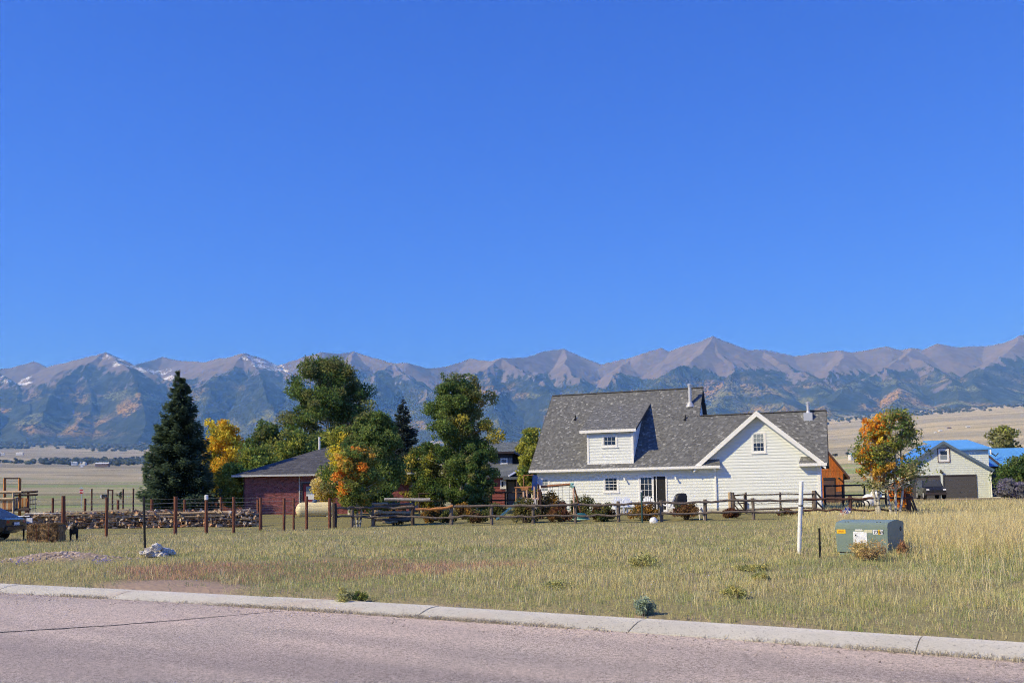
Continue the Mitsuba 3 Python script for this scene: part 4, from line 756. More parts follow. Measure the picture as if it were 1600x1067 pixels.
# marker poles in the grass
b = G(1248, 20.5, 866); t = P(1252.5, 752, 20.3); k = thing('marker_pole', 'tall white plastic marker pole leaning slightly, left of the green cabinet', 'marker pole')
put('pole', tube([b - [0, 0, .2], b + (t - b) * .5, t], .048, 14), 'white_paint', smooth=40, parent=k); m = b + (t - b) * .665; put('band', tube([m - [0, 0, .016], m + [0, 0, .016]], .053, 14), 'ink', smooth=40, parent=k)
b = G(1282, 19.2, 876); t = P(1282.5, 825, 19.2); k = thing('steel_stake', 'short black steel stake in the grass beside the green cabinet', 'stake'); put('post', cat([box(b[0] - .022, b[0] + .022, b[1] - .004, b[1] + .004, b[2] - .2, t[2]), box(b[0] - .004, b[0] + .004, b[1] - .032, b[1] - .0045, b[2] - .2, t[2])]), 'black_iron', parent=k)
b = G(227, 23.2, 861); t = P(224.5, 776, 23.2); k = thing('steel_stake', 'tall dark steel stake standing beside the heap of white rocks', 'stake'); put('post', cat([tube([b - [0, 0, .2], t], .030, 6), tube([b + [.03, -.03, -.1], t + [.03, -.03, -.05]], .012, 5)]), 'black_iron', parent=k)
for i in range(5): put('stud', box(*(lambda q: (q[0] - .012, q[0] + .012, q[1] - .05, q[1] - .028, q[2], q[2] + .03))(b + (t - b) * (.25 + .15 * i))), 'black_iron', parent=k)
# rocks
mat('white_rock', proc(lambda p, n, uv: mix(mi.Color3f(.62, .60, .57), mi.Color3f(.33, .30, .27), smoothstep(.35, .7, fbm(p.x * 7, p.y * 7, p.z * 7, 4)))), .9)
rr = np.random.default_rng(31)
for i, (px, py, r) in enumerate([(238, 858, .20), (244, 852, .16), (250, 860, .17), (258, 858, .18), (265, 861, .15), (232, 861, .13), (254, 864, .13), (243, 864, .14), (270, 863, .09), (222, 862, .09)]):
    d = 22.6 + rr.uniform(-.3, .3); b = G(px, d, 860); b[2] = max(b[2] + r * .3, P(px, py, d)[2] - r * .3)
    lab = ['large', 'topmost', 'middle', 'broad', 'right hand', 'left hand', 'front', 'low front', 'smallest right', 'smallest left'][i]
    k = put('rock', move(blob(r * .85, 3, .28, 60 + i, .68), b, i), 'white_rock', smooth=35, label=f'{lab} pale rock in the heap behind the dark steel stake', cat_='rock', group='heap of pale rocks in the grass')
b = G(1021.5, 39.3, 820); put('rock', move(blob((.17, .15, .19), 3, .10, 77), b + [0, 0, .06]), 'white_paint', smooth=True, label='single smooth white dome shaped rock in front of the rail fence', cat_='rock')
# fence post of green steel with a white cap
b = G(1003.5, 39.8, 818); t = P(1002.5, 768.5, 39.8); k = thing('steel_post', 'green painted steel post with white cap before the patio door', 'post'); mat('green_post', (.03, .075, .07), .5)
put('post', tube([b - [0, 0, .2], t], .04, 8), 'green_post', parent=k, smooth=40); put('cap', tube([t, t + [0, 0, .07]], .05, 8), 'white_paint', parent=k)
# adirondack chairs
def adirondack(label, px, d, rz, bsdf, py=800):
    k = thing('garden_chair', label, 'garden chair', 'white adirondack chairs on the patio'); b = G(px, d, py); b[2] += .0; A = lambda m: move(m, b, rz)
    for i in range(7):
        x = -.26 + i * .087; h = 1.0 - .9 * ((i - 3) / 7) ** 2 * 1.6
        p0, p1 = np.array([x, .22, .30]), np.array([x * 1.25, .55, h]); s = np.array([.04, 0, 0]); th = np.array([0, .02, .008])
        put('back_slat', A(hexa([p0 - s, p0 + s, p0 - s + th, p0 + s + th, p1 - s, p1 + s, p1 - s + th, p1 + s + th])), bsdf, parent=k)
    for i in range(5): put('seat_slat', A(hexa([(-.27, -.32 + .115 * i, .40 - .024 * i), (.27, -.32 + .115 * i, .40 - .024 * i), (-.27, -.215 + .115 * i, .378 - .024 * i), (.27, -.215 + .115 * i, .378 - .024 * i), (-.27, -.32 + .115 * i, .42 - .024 * i), (.27, -.32 + .115 * i, .42 - .024 * i), (-.27, -.215 + .115 * i, .398 - .024 * i), (.27, -.215 + .115 * i, .398 - .024 * i)])), bsdf, parent=k)
    for s in (-1, 1):
        put('armrest', A(box(s * .36 - .06, s * .36 + .06, -.38, .36, .56, .585)), bsdf, parent=k); put('leg', A(box(s * .33 - .045, s * .33 + .045, -.33, -.29, -.02, .56)), bsdf, parent=k)
        put('leg', A(hexa([(s * .30 - .02, .5, 0), (s * .30 + .02, .5, 0), (s * .30 - .02, .62, 0), (s * .30 + .02, .62, 0), (s * .30 - .02, -.34, .36), (s * .30 + .02, -.34, .36), (s * .30 - .02, -.30, .45), (s * .30 + .02, -.30, .45)])), bsdf, parent=k)
mat('chair_white', (.66, .70, .76), .5)
adirondack('left one of the two white adirondack chairs under the wall light', 969.5, 50.6, .1, 'chair_white'); adirondack('right one of the two white adirondack chairs under the wall light', 981.5, 50.4, .1, 'chair_white'); adirondack('lone white adirondack chair before the gridded patio door', 1010, 50.0, -.35, 'chair_white')
# lounger, covered grill
b = G(1044, 49.5, 803); k = thing('sun_lounger', 'low white lounger with grey sling beside the covered grill', 'lounger'); A = lambda m: move(m, b, -.25)
mat('grey_sling', (.33, .35, .42), .7)
put('sling', A(cat([hexa([(-.35, -.3, .52), (.55, -.3, .26), (-.35, .3, .52), (.55, .3, .26), (-.35, -.3, .55), (.55, -.3, .29), (-.35, .3, .55), (.55, .3, .29)]), hexa([(.4, -.3, .30), (.62, -.3, .95), (.4, .3, .30), (.62, .3, .95), (.43, -.3, .30), (.65, -.3, .95), (.43, .3, .30), (.65, .3, .95)]) if False else box(.55, .75, -.3, .3, .25, .28)])), 'grey_sling', parent=k)
put('frame', A(cat([tube([(-.4, s * .33, .56), (.75, s * .33, .24)], .03, 6) for s in (-1, 1)])), 'white_paint', parent=k)
for x in (-.3, .65):
    for s in (-1, 1): put('leg', A(tube([(x, s * .33, .53 if x < 0 else .27), (x, s * .33, 0)], .025, 6)), 'white_paint', parent=k)
put('backrest_bar', A(tube([(.1, -.33, .35), (.42, -.33, 1.0)], .025, 6)), 'grey_sling', parent=k); put('backrest_bar', A(tube([(.1, .33, .35), (.42, .33, 1.0)], .025, 6)), 'grey_sling', parent=k)
b = G(1063.5, 50.5, 803); k = thing('covered_grill', 'barbecue grill under a black fitted cover against the pale wall', 'grill'); mat('black_cover', proc(lambda p, n, uv: mi.Color3f(.018, .018, .022) * (.6 + .8 * fbm(p.x * 4, p.y * 4, p.z * 1.5, 3))), .5)
pts = []; rc = np.random.default_rng(5)
for z, w_, dd, sh in ((0, .36, .28, 0), (.35, .36, .28, 0), (.8, .36, .28, .0), (.98, .33, .25, .03), (1.10, .24, .2, .07), (1.14, .14, .15, .1)):
    for i in range(28):
        a = i * 2 * math.pi / 28; ex = 0.45; cs = lambda q: math.copysign(abs(q) ** ex, q); f = 1 + .03 * math.sin(a * 7 + z * 3) * (z < 1)
        pts.append([cs(math.cos(a)) * w_ * f + sh, cs(math.sin(a)) * dd * f, z])
n28 = 28; F = [[r_ * n28 + i, r_ * n28 + (i + 1) % n28, (r_ + 1) * n28 + (i + 1) % n28] for r_ in range(5) for i in range(n28)] + [[r_ * n28 + i, (r_ + 1) * n28 + (i + 1) % n28, (r_ + 1) * n28 + i] for r_ in range(5) for i in range(n28)]
pts.append([.1, 0, 1.15]); F += [[5 * n28 + i, 5 * n28 + (i + 1) % n28, len(pts) - 1] for i in range(n28)]
put('cover', move((np.array(pts), np.array(F)), b, .15), 'black_cover', smooth=50, parent=k)
for x in (-.3, .3): put('leg', move(box(x - .03, x + .03, -.2, .2, -.05, .03), b, .15), 'black_iron', parent=k)
# play set
D = 46.0; K = thing('play_set', 'wooden backyard play set with blue canopy, teal slide and swing beam', 'play set'); zg = G(840, D)[2]
mat('play_wood', proc(wood_fn((0.42, 0.19, 0.09), (0.30, 0.14, 0.07))), .8); mat('pink_wood', proc(wood_fn((0.52, 0.36, 0.27), (0.40, 0.27, 0.2))), .85); mat('panel_white', proc(paint_fn((.66, .60, .55), .1, 2)), .7)
mat('teal_plastic', (.33, .56, .46), .35); mat('blue_cloth', (.055, .15, .36), .7); mat('teal_dark', (.02, .11, .12), .4); mat('chain', (.22, .22, .22), .5)
Q = lambda px, py, d=D: P(px, py, d)
for px, t, r, d, m in ((819, 764, .06, D - .5, 'pink_wood'), (824, 764, .06, D + .5, 'pink_wood'), (836, 760, .06, D - .5, 'pink_wood'), (842, 756, .06, D + .5, 'play_wood'), (844, 764, .07, D - .3, 'play_wood')):
    b = G(px, d, 806); put('post', tube([b - [0, 0, .1], [b[0], d, Q(px, t, d)[2]]], r, 6), m, parent=K)
put('canopy_rail', tube([Q(817.5, 743), Q(834, 742)], .025, 5), 'play_wood', parent=K); put('canopy_rail', tube([Q(818, 742), Q(818.5, 764)], .025, 5), 'play_wood', parent=K)
a, b_, c, d_ = Q(832.5, 742, D - .5), Q(838.5, 742.5, D + .3), Q(836, 765, D + .3), Q(830, 766, D - .5)
put('canopy', hexa([d_, c, d_ + [.03, .03, 0], c + [.03, .03, 0], a, b_, a + [.03, .03, 0], b_ + [.03, .03, 0]]), 'blue_cloth', parent=K)
a2 = Q(840.5, 745, D + .9); put('canopy', hexa([c + [.02, .05, 0], Q(839, 764, D + 1.0), c + [.02, .09, 0], Q(839, 764, D + 1.04), b_ + [.02, .05, 0], a2, b_ + [.02, .09, 0], a2 + [0, .04, 0]]), 'blue_cloth', parent=K)
put('deck_beam', tube([Q(804, 762, D - .5), Q(831, 761, D - .5)], .055, 6), 'play_wood', parent=K); put('deck_board', hexa([Q(814, 766, D - .6), Q(826, 765.5, D - .6), Q(814, 766, D - .4), Q(826, 765.5, D - .4), Q(815, 762, D - .6), Q(825, 761, D - .6), Q(815, 762, D - .4), Q(825, 761, D - .4)]), 'orange_wood', parent=K)
put('post', tube([G(806.5, D - .2, 806) - [0, 0, .1], Q(806.5, 762, D - .2)], .05, 6), 'play_wood', parent=K)
for i in range(6):
    x0, x1 = 816.2 + 3.62 * i, 816.2 + 3.62 * i + 3.4; w0, w1 = x0 + (3 - i) * .9 * 0 + .6, x1 - .2
    put('side_board', hexa([Q(w0 + 1, 807, D - .62), Q(w1 + 1, 807, D - .62), Q(w0 + 1, 807, D - .58), Q(w1 + 1, 807, D - .58), Q(x0, 780, D - .62), Q(x1, 780, D - .62), Q(x0, 780, D - .58), Q(x1, 780, D - .58)]), 'panel_white', parent=K)
put('porthole', hexa([Q(820.2, 787.5, D - .66), Q(822.6, 787.5, D - .66), Q(820.2, 787.5, D - .63), Q(822.6, 787.5, D - .63), Q(820.2, 785, D - .66), Q(822.6, 785, D - .66), Q(820.2, 785, D - .63), Q(822.6, 785, D - .63)]), 'ink', parent=K); put('platform', hexa([Q(816, 781, D - .56), Q(842, 781, D - .56), Q(817, 780, D + .6), Q(843, 779, D + .6), Q(816, 779.5, D - .56), Q(842, 779.5, D - .56), Q(817, 778.5, D + .6), Q(843, 777.5, D + .6)]), 'pink_wood', parent=K)
sl = np.array([Q(817, 779.5, D - .3), Q(809, 786, D - .45), Q(797, 795.5, D - .6), Q(785, 806, D - .8), Q(777, 811.5, D - .9)]); dv = np.array([.05, .25, 0])
V = np.vstack([np.stack([p - dv + [0, 0, .10], p - dv, p + dv, p + dv + [0, 0, .10], p + dv * 1.12 + [0, 0, .10], p + dv * 1.12 - [0, 0, .04], p - dv * 1.12 - [0, 0, .04], p - dv * 1.12 + [0, 0, .10]]) for p in sl]); F = []
for i in range(4):
    for j in range(8): a, b = i * 8 + j, i * 8 + (j + 1) % 8; F += [[a, b, b + 8], [a, b + 8, a + 8]]
put('slide', (V, np.array(F)), 'teal_plastic', parent=K)
put('swing_beam', tube([Q(845, 760.5, D), Q(893.5, 756.5, D)], .075, 6), 'play_wood', parent=K); put('bracket', cat([tube([Q(891, 758, D - .05), Q(896.5, 761.5, D - .05)], .10, 6), tube([Q(891, 756, D - .04), Q(896.5, 755.5, D - .04)], .06, 6)]), 'teal_plastic', parent=K)
put('brace', tube([Q(896, 761, D - .05), G(897.5, D - .9, 806)], .05, 6), 'pink_wood', parent=K); put('brace', tube([Q(897, 760, D), G(909, D + .9, 806)], .05, 6), 'play_wood', parent=K)
for i, (x, l) in enumerate(((850, 798), (863, 794), (873, 794), (879, 795), (889.5, 795))): put('swing_chain', tube([Q(x, 759.5, D), Q(x + .3, l, D)], .010, 4), 'chain', parent=K)
for x0, x1, y in ((863, 873, 794), (879, 889.5, 795)): put('swing_seat', hexa([Q(x0, y + 1.2, D - .1), Q(x1, y + 1.2, D - .1), Q(x0, y + 1.2, D + .1), Q(x1, y + 1.2, D + .1), Q(x0, y, D - .1), Q(x1, y, D - .1), Q(x0, y, D + .1), Q(x1, y, D + .1)]), 'teal_dark', parent=K)
put('ladder_rail', tube([Q(845, 768, D + .3), G(848, D + .5, 806)], .06, 6), 'orange_wood', parent=K); put('speaker_box', move(box(-.16, .16, -.15, .15, -.18, .18), Q(843, 753, D + .9)), 'white_paint', parent=K)
b = G(907, 44, 808); k = thing('sandbox', 'round teal plastic sandbox shell lying on the grass near the swings', 'sandbox'); put('shell', move(lathe([(.40, 0), (.42, .05), (.38, .2), (.22, .31), (0, .34)], 18), b), 'teal_dark', smooth=True, parent=k); put('rim', move(lathe([(.40, -.02), (.46, 0), (.46, .05), (.40, .06)], 18), b), 'teal_plastic', smooth=True, parent=k)
# poles stacked between posts
K = thing('pole_rack', 'rack of weathered poles and pale logs stacked behind the fence under the trees', 'rack')
for px in (584, 615, 645): b = G(px, 41.5, 820); put('post', wobble(b - [0, 0, .2], P(px, 783, 41.5), .07, 4, 7, .005, px), 'dark_wood', parent=K)
for i, (x0, y0, x1, y1, r, m) in enumerate([(581, 788, 606, 787, .07, 'pale_wood'), (600, 788, 646, 787.5, .06, 'grey_wood'), (563, 793, 644, 792.5, .075, 'grey_wood'), (581, 800.5, 596, 801, .12, 'pale_wood'), (597, 801, 645, 801, .075, 'pale_wood'), (584, 805, 640, 805, .06, 'dark_wood'), (585, 811.5, 644, 812, .08, 'grey_wood'), (598, 815.5, 622, 815, .06, 'pale_wood'), (600, 780, 672, 781, .085, 'grey_pole')]):
    if m == 'grey_pole' and m not in scene: mat('grey_pole', proc(wood_fn((.40, .38, .36), (.25, .23, .21))), .9)
    put('pole', wobble(P(x0, y0, 41.3 if i < 8 else 47), P(x1, y1, 41.3 if i < 8 else 47), r, 6, 8, .012, 300 + i), m, smooth=50, parent=K)

# rubble on the low earth mound
rm = np.random.default_rng(44); V, F, C, n0 = [], [], [], 0
for i in range(420):
    x, y = -10.9 + rm.normal(0, .75), 21.55 + rm.normal(0, .28); r = rm.uniform(.015, .06); v, f = blob(r, 1, .25, i, .7)
    z = float(gz(x, y)) + .26 * math.exp(-((x + 10.9) / 1.2) ** 2 - ((y - 21.6) / .5) ** 2) * .8; V.append(v + [x, y, z]); F.append(f + n0); n0 += len(v); C.append(np.tile(np.array((.42, .34, .28)) * rm.uniform(.5, 1.4), (len(v), 1)))
put('rubble', (np.vstack(V), np.vstack(F)), 'tinted', color=np.vstack(C), kind='stuff', label='stony rubble covering the low earth mound', cat_='rubble')

# ------------------------------------------------------------------ other buildings
mat('brick_mat', VC, 0.9); mat('mortar', (0.30, 0.25, 0.23), 0.95); mat('red_door', (0.22, 0.035, 0.04), 0.5); mat('dark_trim', (0.045, 0.035, 0.035), 0.6)
def bricks(fr, parent, u0, u1, w, z0, z1, seed, holes=(), L=0.205, Hh=0.076, tone=(0.23, 0.078, 0.078)):
    r = np.random.default_rng(seed); V, C = [], []; z, row = z0, 0
    while z < z1 - Hh * .5:
        u = u0 - (L / 2 if row % 2 else 0)
        while u < u1:
            a, b = max(u, u0) + .005, min(u + L, u1) - .005
            if b - a > .03 and not any(h[0] < (a + b) / 2 < h[1] and h[2] < z + Hh / 2 < h[3] for h in holes):
                V.append(box(a, b, w - .014 - .005 * r.random(), w, z + .006, z + Hh - .006)[0]); C.append(np.tile(np.asarray(tone) * r.uniform(.65, 1.45), (8, 1)))
            u += L
        z += Hh; row += 1
    n = len(V); F = (np.arange(n)[:, None, None] * 8 + _BF[None]).reshape(-1, 3); v, f = fr((np.vstack(V), F)); return put('brick', (v, f), 'brick_mat', parent=parent, color=np.vstack(C), kind='stuff')
# brick house with a hipped roof
b = G(380, 60, 802); BF = Frame((b[0], b[1]), 0.0); BZ = b[2] - .1; K = thing('brick_house', 'low red brick house with dark hipped roof behind the cream gas tank', 'house')
def bp(name, m, bs, **kw): return BF.put(name, m, bs, K, **kw)
E1 = P(430, 741.5, 59.4)[2]; BL, BD = 11.2, 10.6; bp('wall', box(0, BL, 0, BD, BZ - .3, E1 + .02), 'mortar')
dx0, dx1 = (P(472, 770, 60)[0] - b[0]), (P(495, 770, 60)[0] - b[0]); bricks(BF, K, 0, BL, 0, BZ, E1 - .05, 3, [(dx0 - .1, dx1 + .1, 0, BZ + 2.25)])
o_ = .55; h2 = BD / 2 + o_; pk = E1 + h2 * .40
roofq = [[(-o_, -o_, E1), (BL + o_, -o_, E1), (BL + o_ - h2, BD / 2, pk), (h2 - o_, BD / 2, pk)], [(BL + o_, BD + o_, E1), (-o_, BD + o_, E1), (h2 - o_, BD / 2, pk), (BL + o_ - h2, BD / 2, pk)], [(-o_, BD + o_, E1), (-o_, -o_, E1), (h2 - o_, BD / 2, pk)], [(BL + o_, -o_, E1), (BL + o_, BD + o_, E1), (BL + o_ - h2, BD / 2, pk)]]
rk = bp('roof', cat([slab(q, .05) for q in roofq]), 'roof_under'); ln = math.hypot(1, .40)
shingles(BF, rk, Polygon([(-o_, 0), (BL + o_, 0), (BL + o_ - h2, h2 * ln), (h2 - o_, h2 * ln)]), (0, -o_, E1 + .004), (1, 0, 0), (0, 1 / ln, .40 / ln), 8, dark=(.085, .088, .10), light=(.11, .11, .12), plight=.1, tab=.26, row=.15)
BF.put('gutter', cat([box(-o_, BL + o_, -o_ - .10, -o_ - .002, E1 - .12, E1 + .0), box(-o_ - .10, -o_ - .002, -o_, BD + o_, E1 - .12, E1)]), 'soffit', rk); BF.put('soffit', cat([box(-o_, BL + o_, -o_, -.02, E1 - .10, E1 - .07), box(-o_, -.02, -.02, BD, E1 - .10, E1 - .07)]), 'dark_trim', rk)
u = P(499, 690, 64.2)[0] - b[0]; BF.put('vent_pipe', tube([(u, 4.2, pk - .9), (u, 4.2, P(499, 683, 64.2)[2])], .07, 8), 'white_paint', rk, smooth=40)
dk = bp('door', box(dx0 + .08, dx1 - .04, -.05, -.004, BZ + .05, BZ + 2.1), 'red_door'); BF.put('frame', ring(dx0 - .03, dx1 + .05, BZ, BZ + 2.2, .10, -.09, -.004), 'dark_trim', dk)
BF.put('pane', box(dx0 + .28, dx1 - .16, -.062, -.05, BZ + 1.05, BZ + 1.95), 'blind_glass', dk); BF.put('blind', box(dx0 + .30, dx1 - .18, -.068, -.0625, BZ + 1.07, BZ + 1.42), 'white_paint', dk, label='white shade across the lower part of the door glass')
bp('downspout', tube([(dx0 - .16, -.06, BZ), (dx0 - .16, -.06, E1 - .1)], .045, 6), 'soffit'); bp('downspout', tube([(.05, -.06, BZ), (.05, -.06, E1 - .1)], .04, 6), 'dark_trim')
# cream gas tank
b = G(493.5, 55, 809); K = thing('gas_tank', 'long cream gas tank lying on small feet before the brick house', 'gas tank'); L, r_ = 2.45, .475; zc = P(493, 796.5, 55)[2]
mat('cream_paint', proc(paint_fn((.66, .58, .36), .05, 2)), .4, spec=.4); t = np.linspace(0, math.pi / 2, 9)
pr = [(r_ * math.sin(a), -L / 2 + r_ * .85 - r_ * .85 * math.cos(a) - .0) for a in t] + [(r_ * math.cos(a), L / 2 - r_ * .85 + r_ * .85 * math.sin(a)) for a in t]
v, f = lathe(pr, 28); v = np.stack([v[:, 2], v[:, 0], v[:, 1]], 1); put('shell', move((v, f), (b[0], 55, zc), .06), 'cream_paint', smooth=True, parent=K)
for x in (-.75, .75): put('foot', box(b[0] + x - .06, b[0] + x + .06, 54.7, 55.3, b[2] - .1, zc - r_ * .85), 'white_paint', parent=K)
put('valve_dome', move(lathe([(.17, 0), (.17, .10), (.13, .17), (0, .2)], 16), (b[0] - .05, 55, zc + r_ - .03)), mat('dome_blue', (.06, .10, .20), .4), smooth=True, parent=K)
# red board shed
K = thing('red_shed', 'small red board shed with flat pale roof edge behind the tall spruce', 'shed'); b = G(322, 74, 795); SF = Frame((b[0], b[1]), 0); top = P(340, 765, 74)[2]; w_ = P(379, 780, 74)[0] - b[0]
mat('red_board', proc(wood_fn((.23, .075, .045), (.16, .05, .035), 3)), .8); mat('red_board_dark', proc(wood_fn((.17, .055, .038), (.12, .04, .03), 3)), .8)
SF.put('wall', box(0, w_, 0, 4, b[2] - .2, top - .02), 'dark_trim', K); upright_boards(SF, K, Polygon([(0, b[2] - .1), (w_, b[2] - .1), (w_, top - .05), (0, top - .05)]), 0, ['red_board', 'red_board_dark'], 0, w_, .19, seed=4); SF.put('roof', slab([(-.5, -.6, top), (w_ + .4, -.6, top), (w_ + .4, 4.3, top + .5), (-.5, 4.3, top + .5)], .10), 'soffit', K)
# dark two storey house between the trees and the pale house
K = thing('dark_house', 'two storey house with slate grey roofs, dark upright boards and red lower siding', 'house'); D0 = 86.0; c = G(803, D0, 790); DF = Frame((c[0], c[1]), 0.0); X = lambda px, d=D0: P(px, 760, d)[0] - c[0]; Zh = lambda px, py, d=D0: P(px, py, d)[2]
mat('navy_board', proc(wood_fn((.035, .037, .045), (.022, .024, .03), 2)), .7); mat('grey_board', proc(paint_fn((.16, .165, .18), .08, 2)), .75); mat('red_siding', proc(paint_fn((.24, .075, .065), .10, 2)), .75); mat('slate', (.11, .125, .14), .9)
g0 = c[2] - .3; er = Zh(803, 706); ridge = Zh(815, 687.5)
DF.put('wall', cat([box(X(755), X(801.5), 0, 7, g0, er + .05), extr(Polygon([(X(801.4), g0), (X(838), g0), (X(838), er - .6), (X(820), ridge - .15), (X(801.4), er)]), 1.6, 7)]), 'navy_board', K)
upright_boards(DF, K, Polygon([(X(801.6), Zh(803, 724)), (X(838), Zh(803, 724)), (X(838), er - .6), (X(820), ridge - .2), (X(801.6), er - .02)]), 1.6, ['navy_board', 'grey_board'], X(801.6), X(838), .26, gap=.05, seed=2, thick=.05)
DF.put('siding_panel', box(X(756), X(801), -.03, 0, Zh(780, 727), Zh(780, 716)), 'grey_board', K)
rk = DF.put('roof', cat([slab([(X(752), -.5, er), (X(804), -.5, er), (X(820), 3.2, ridge), (X(768), 3.2, ridge)], .15), slab([(X(804), -.5, er), (X(842), 3.2, er - .9), (X(842), 7, er - .9), (X(820), 7, ridge), (X(820), 3.2, ridge)], .15)]), 'slate', K)
dl = math.hypot(3.7, ridge - er); shingles(DF, rk, Polygon([(X(752), 0), (X(804), 0), (X(820), dl), (X(768), dl)]), (0, -.5, er + .003), (1, 0, 0), (0, 3.7 / dl, (ridge - er) / dl), 15, dark=(.115, .135, .145), light=(.17, .19, .2), tab=.4, row=.2)
DF.put('fascia', box(X(752), X(804), -.56, -.505, er - .18, er + .01), 'dark_trim', rk)
window(DF, K, X(782.5), X(793.5), Zh(788, 724.5), Zh(788, 716), -.005, trim=.10, nx=2, nz=1, hung=False)
# its lower front wing
e2 = Zh(790, 746, 83); r2 = Zh(800, 724.5, 84.5); DF.put('wing_wall', box(X(750, 83), X(791, 83), -3, 0, g0, e2 + .1), 'dark_trim', K); lap_boards(DF, K, Polygon([(X(750, 83), g0), (X(790.6, 83), g0), (X(790.6, 83), e2 + .05), (X(750, 83), e2 + .05)]), -3, 'red_siding', g0, e2, .28, thick=.05, seed=8)
DF.put('corner_trim', box(X(789.6, 83), X(791.5, 83), -3.09, -3, g0, e2), 'grey_board', K); window(DF, K, X(781.5, 83), X(790.5, 83), Zh(786, 763, 83), Zh(786, 750, 83), -3.05, trim=.10, nx=1, nz=1, hung=False)
DF.put('sash', box(X(786.8, 83), X(787.6, 83), -3.09, -3.06, Zh(786, 762, 83), Zh(786, 751, 83)), 'white_paint', K)
rk = DF.put('wing_roof', slab([(X(748, 83), -3.5, e2 + .1), (X(795, 83), -3.5, e2 + .12), (X(819, 83), -1.6, r2 - .35), (X(815, 83), -.02, r2), (X(770, 83), -.02, r2)], .14), 'slate', K)
DF.put('rake_board', tube([(X(795, 83), -3.52, e2 + .1), (X(819.5, 83), -1.62, r2 - .36)], .10, 4), 'white_paint', rk); DF.put('porch_roof', box(X(786, 82), X(836, 82), -4.6, -2.4, Zh(800, 747, 82) - .12, Zh(800, 747, 82) + .12), 'slate', K)
DF.put('porch_wall', box(X(791.6, 83), X(838, 83), -2.2, -1.9, g0, e2), 'navy_board', K); DF.put('porch_door', box(X(793, 83), X(804, 83), -2.27, -2.2, g0, Zh(800, 752, 83)), 'grey_board', K); DF.put('porch_panel', box(X(808, 83), X(818, 83), -2.26, -2.2, g0, Zh(800, 752, 83)), 'grey_board', K); DF.put('porch_post', box(X(806.5, 82), X(808, 82), -4.5, -4.35, g0, Zh(800, 748, 82)), 'brown_paint', K)
# orange barn at the right of the pale house
K = thing('orange_barn', 'orange stained board barn with brown doors and dark roof, right of the pale house', 'barn'); d = 68.0; c = G(1320, d, 782); AF = Frame((c[0], c[1]), -8.0); sx = lambda px: (px - 1320) * d / FOCAL; g0 = c[2] - .2; zz = lambda py, px=1310: P(px, py, d)[2]
mat('barn_board', proc(wood_fn((.56, .17, .035), (.42, .115, .025), 3)), .75); mat('barn_board_b', proc(wood_fn((.50, .20, .055), (.36, .10, .025), 3)), .75)
ap = zz(690, 1283); pg = Polygon([(sx(1240), g0), (sx(1320), g0), (sx(1320), zz(739)), (sx(1283), ap), (sx(1240), zz(728))])
AF.put('wall', extr(pg, 0, 8), 'barn_board_b', K); dr0, dr1, drt = sx(1289), sx(1306.5), zz(746)
upright_boards(AF, K, pg, 0, ['barn_board', 'barn_board_b'], sx(1240), sx(1320.1), .20, [sbox(dr0, 0, dr1, drt)], seed=6, thick=.03); AF.put('belt', box(sx(1288), sx(1318), -.05, -.03, zz(735.5), zz(734.5)), 'barn_board_b', K)
k = AF.put('door', box(dr0, dr1, -.04, 0, g0, drt), 'brown_paint', K); AF.put('door_frame', cat([box(dr0, dr1, -.09, -.04, drt - .16, drt), box(dr1 - .08, dr1, -.085, -.04, g0, drt - .16)]), 'dark_trim', k)
AF.put('lower_panel', cat([box(dr1 + .02, sx(1319), -.06, -.03, g0, zz(768))]), 'brown_paint', K, label='brown lower panel beside the door'); AF.put('corner_board', box(sx(1318.5), sx(1320.4), -.05, -.031, g0, zz(740)), 'dark_trim', K)
sl_ = (ap - zz(739)) / (sx(1320) - sx(1283)); AF.put('roof', cat([slab([(sx(1283), -.5, ap + .12), (sx(1283), 8.4, ap + .12), (sx(1327), 8.4, ap + .12 - sl_ * (sx(1327) - sx(1283))), (sx(1327), -.5, ap + .12 - sl_ * (sx(1327) - sx(1283)))][::-1], .16), slab([(sx(1235), -.5, zz(726)), (sx(1235), 8.4, zz(726)), (sx(1283), 8.4, ap + .12), (sx(1283), -.5, ap + .12)][::-1], .16)]), 'brown_paint', K)
k = AF.put('wall_light', tube([(sx(1312), -.05, zz(747)), (sx(1312), -.2, zz(747)), (sx(1314), -.25, zz(750))], .06, 7), 'black_iron', K)
# garage with blue roof
d = 82.0; c = G(1549, d, 776); GF = Frame((c[0], c[1]), -12.0); sc = d / FOCAL; sx = lambda px: (px - 1549) * sc; g0 = c[2] - .25; zz = lambda py, px=1500: P(px, py, d)[2]
K = thing('green_garage', 'pale green clapboard garage with blue metal roof and two dark overhead doors', 'garage')
mat('siding_green', proc(paint_fn((.66, .70, .63), .05, 1.2)), .7); mat('dark_door', proc(paint_fn((.085, .08, .08), .08, 2)), .6); mat('blue_trim', (.12, .17, .22), .5)
def blue_fn(c): 
    c = mi.Color3f(*c); return lambda p, n, uv: c * (.92 + .16 * fbm(p.x * .8, p.y * .8, p.z * .8, 2))
mat('blue_metal', proc(blue_fn((.13, .38, .70))), .35, metallic=.25, spec=.5); mat('blue_metal_deep', proc(blue_fn((.07, .24, .60))), .4, metallic=.2, spec=.5)
apx, apz = sx(1482), zz(690); er, el = sx(1553), sx(1411); ez = zz(736); sl_ = (apz - ez) / (er - apx); wl = sx(1416); WR = 0
pg = Polygon([(wl, g0), (WR, g0), (WR, ez + .1), (apx, apz - .1), (wl, ez + .15)]); GF.put('wall', extr(pg, .004, 9.5), 'siding_green', K)
d1 = sbox(sx(1480.5), g0, sx(1529), zz(741.5)); d2 = sbox(sx(1431), g0, sx(1476), zz(742)); gw = sbox(sx(1474.5), zz(721), sx(1491.5), zz(700))
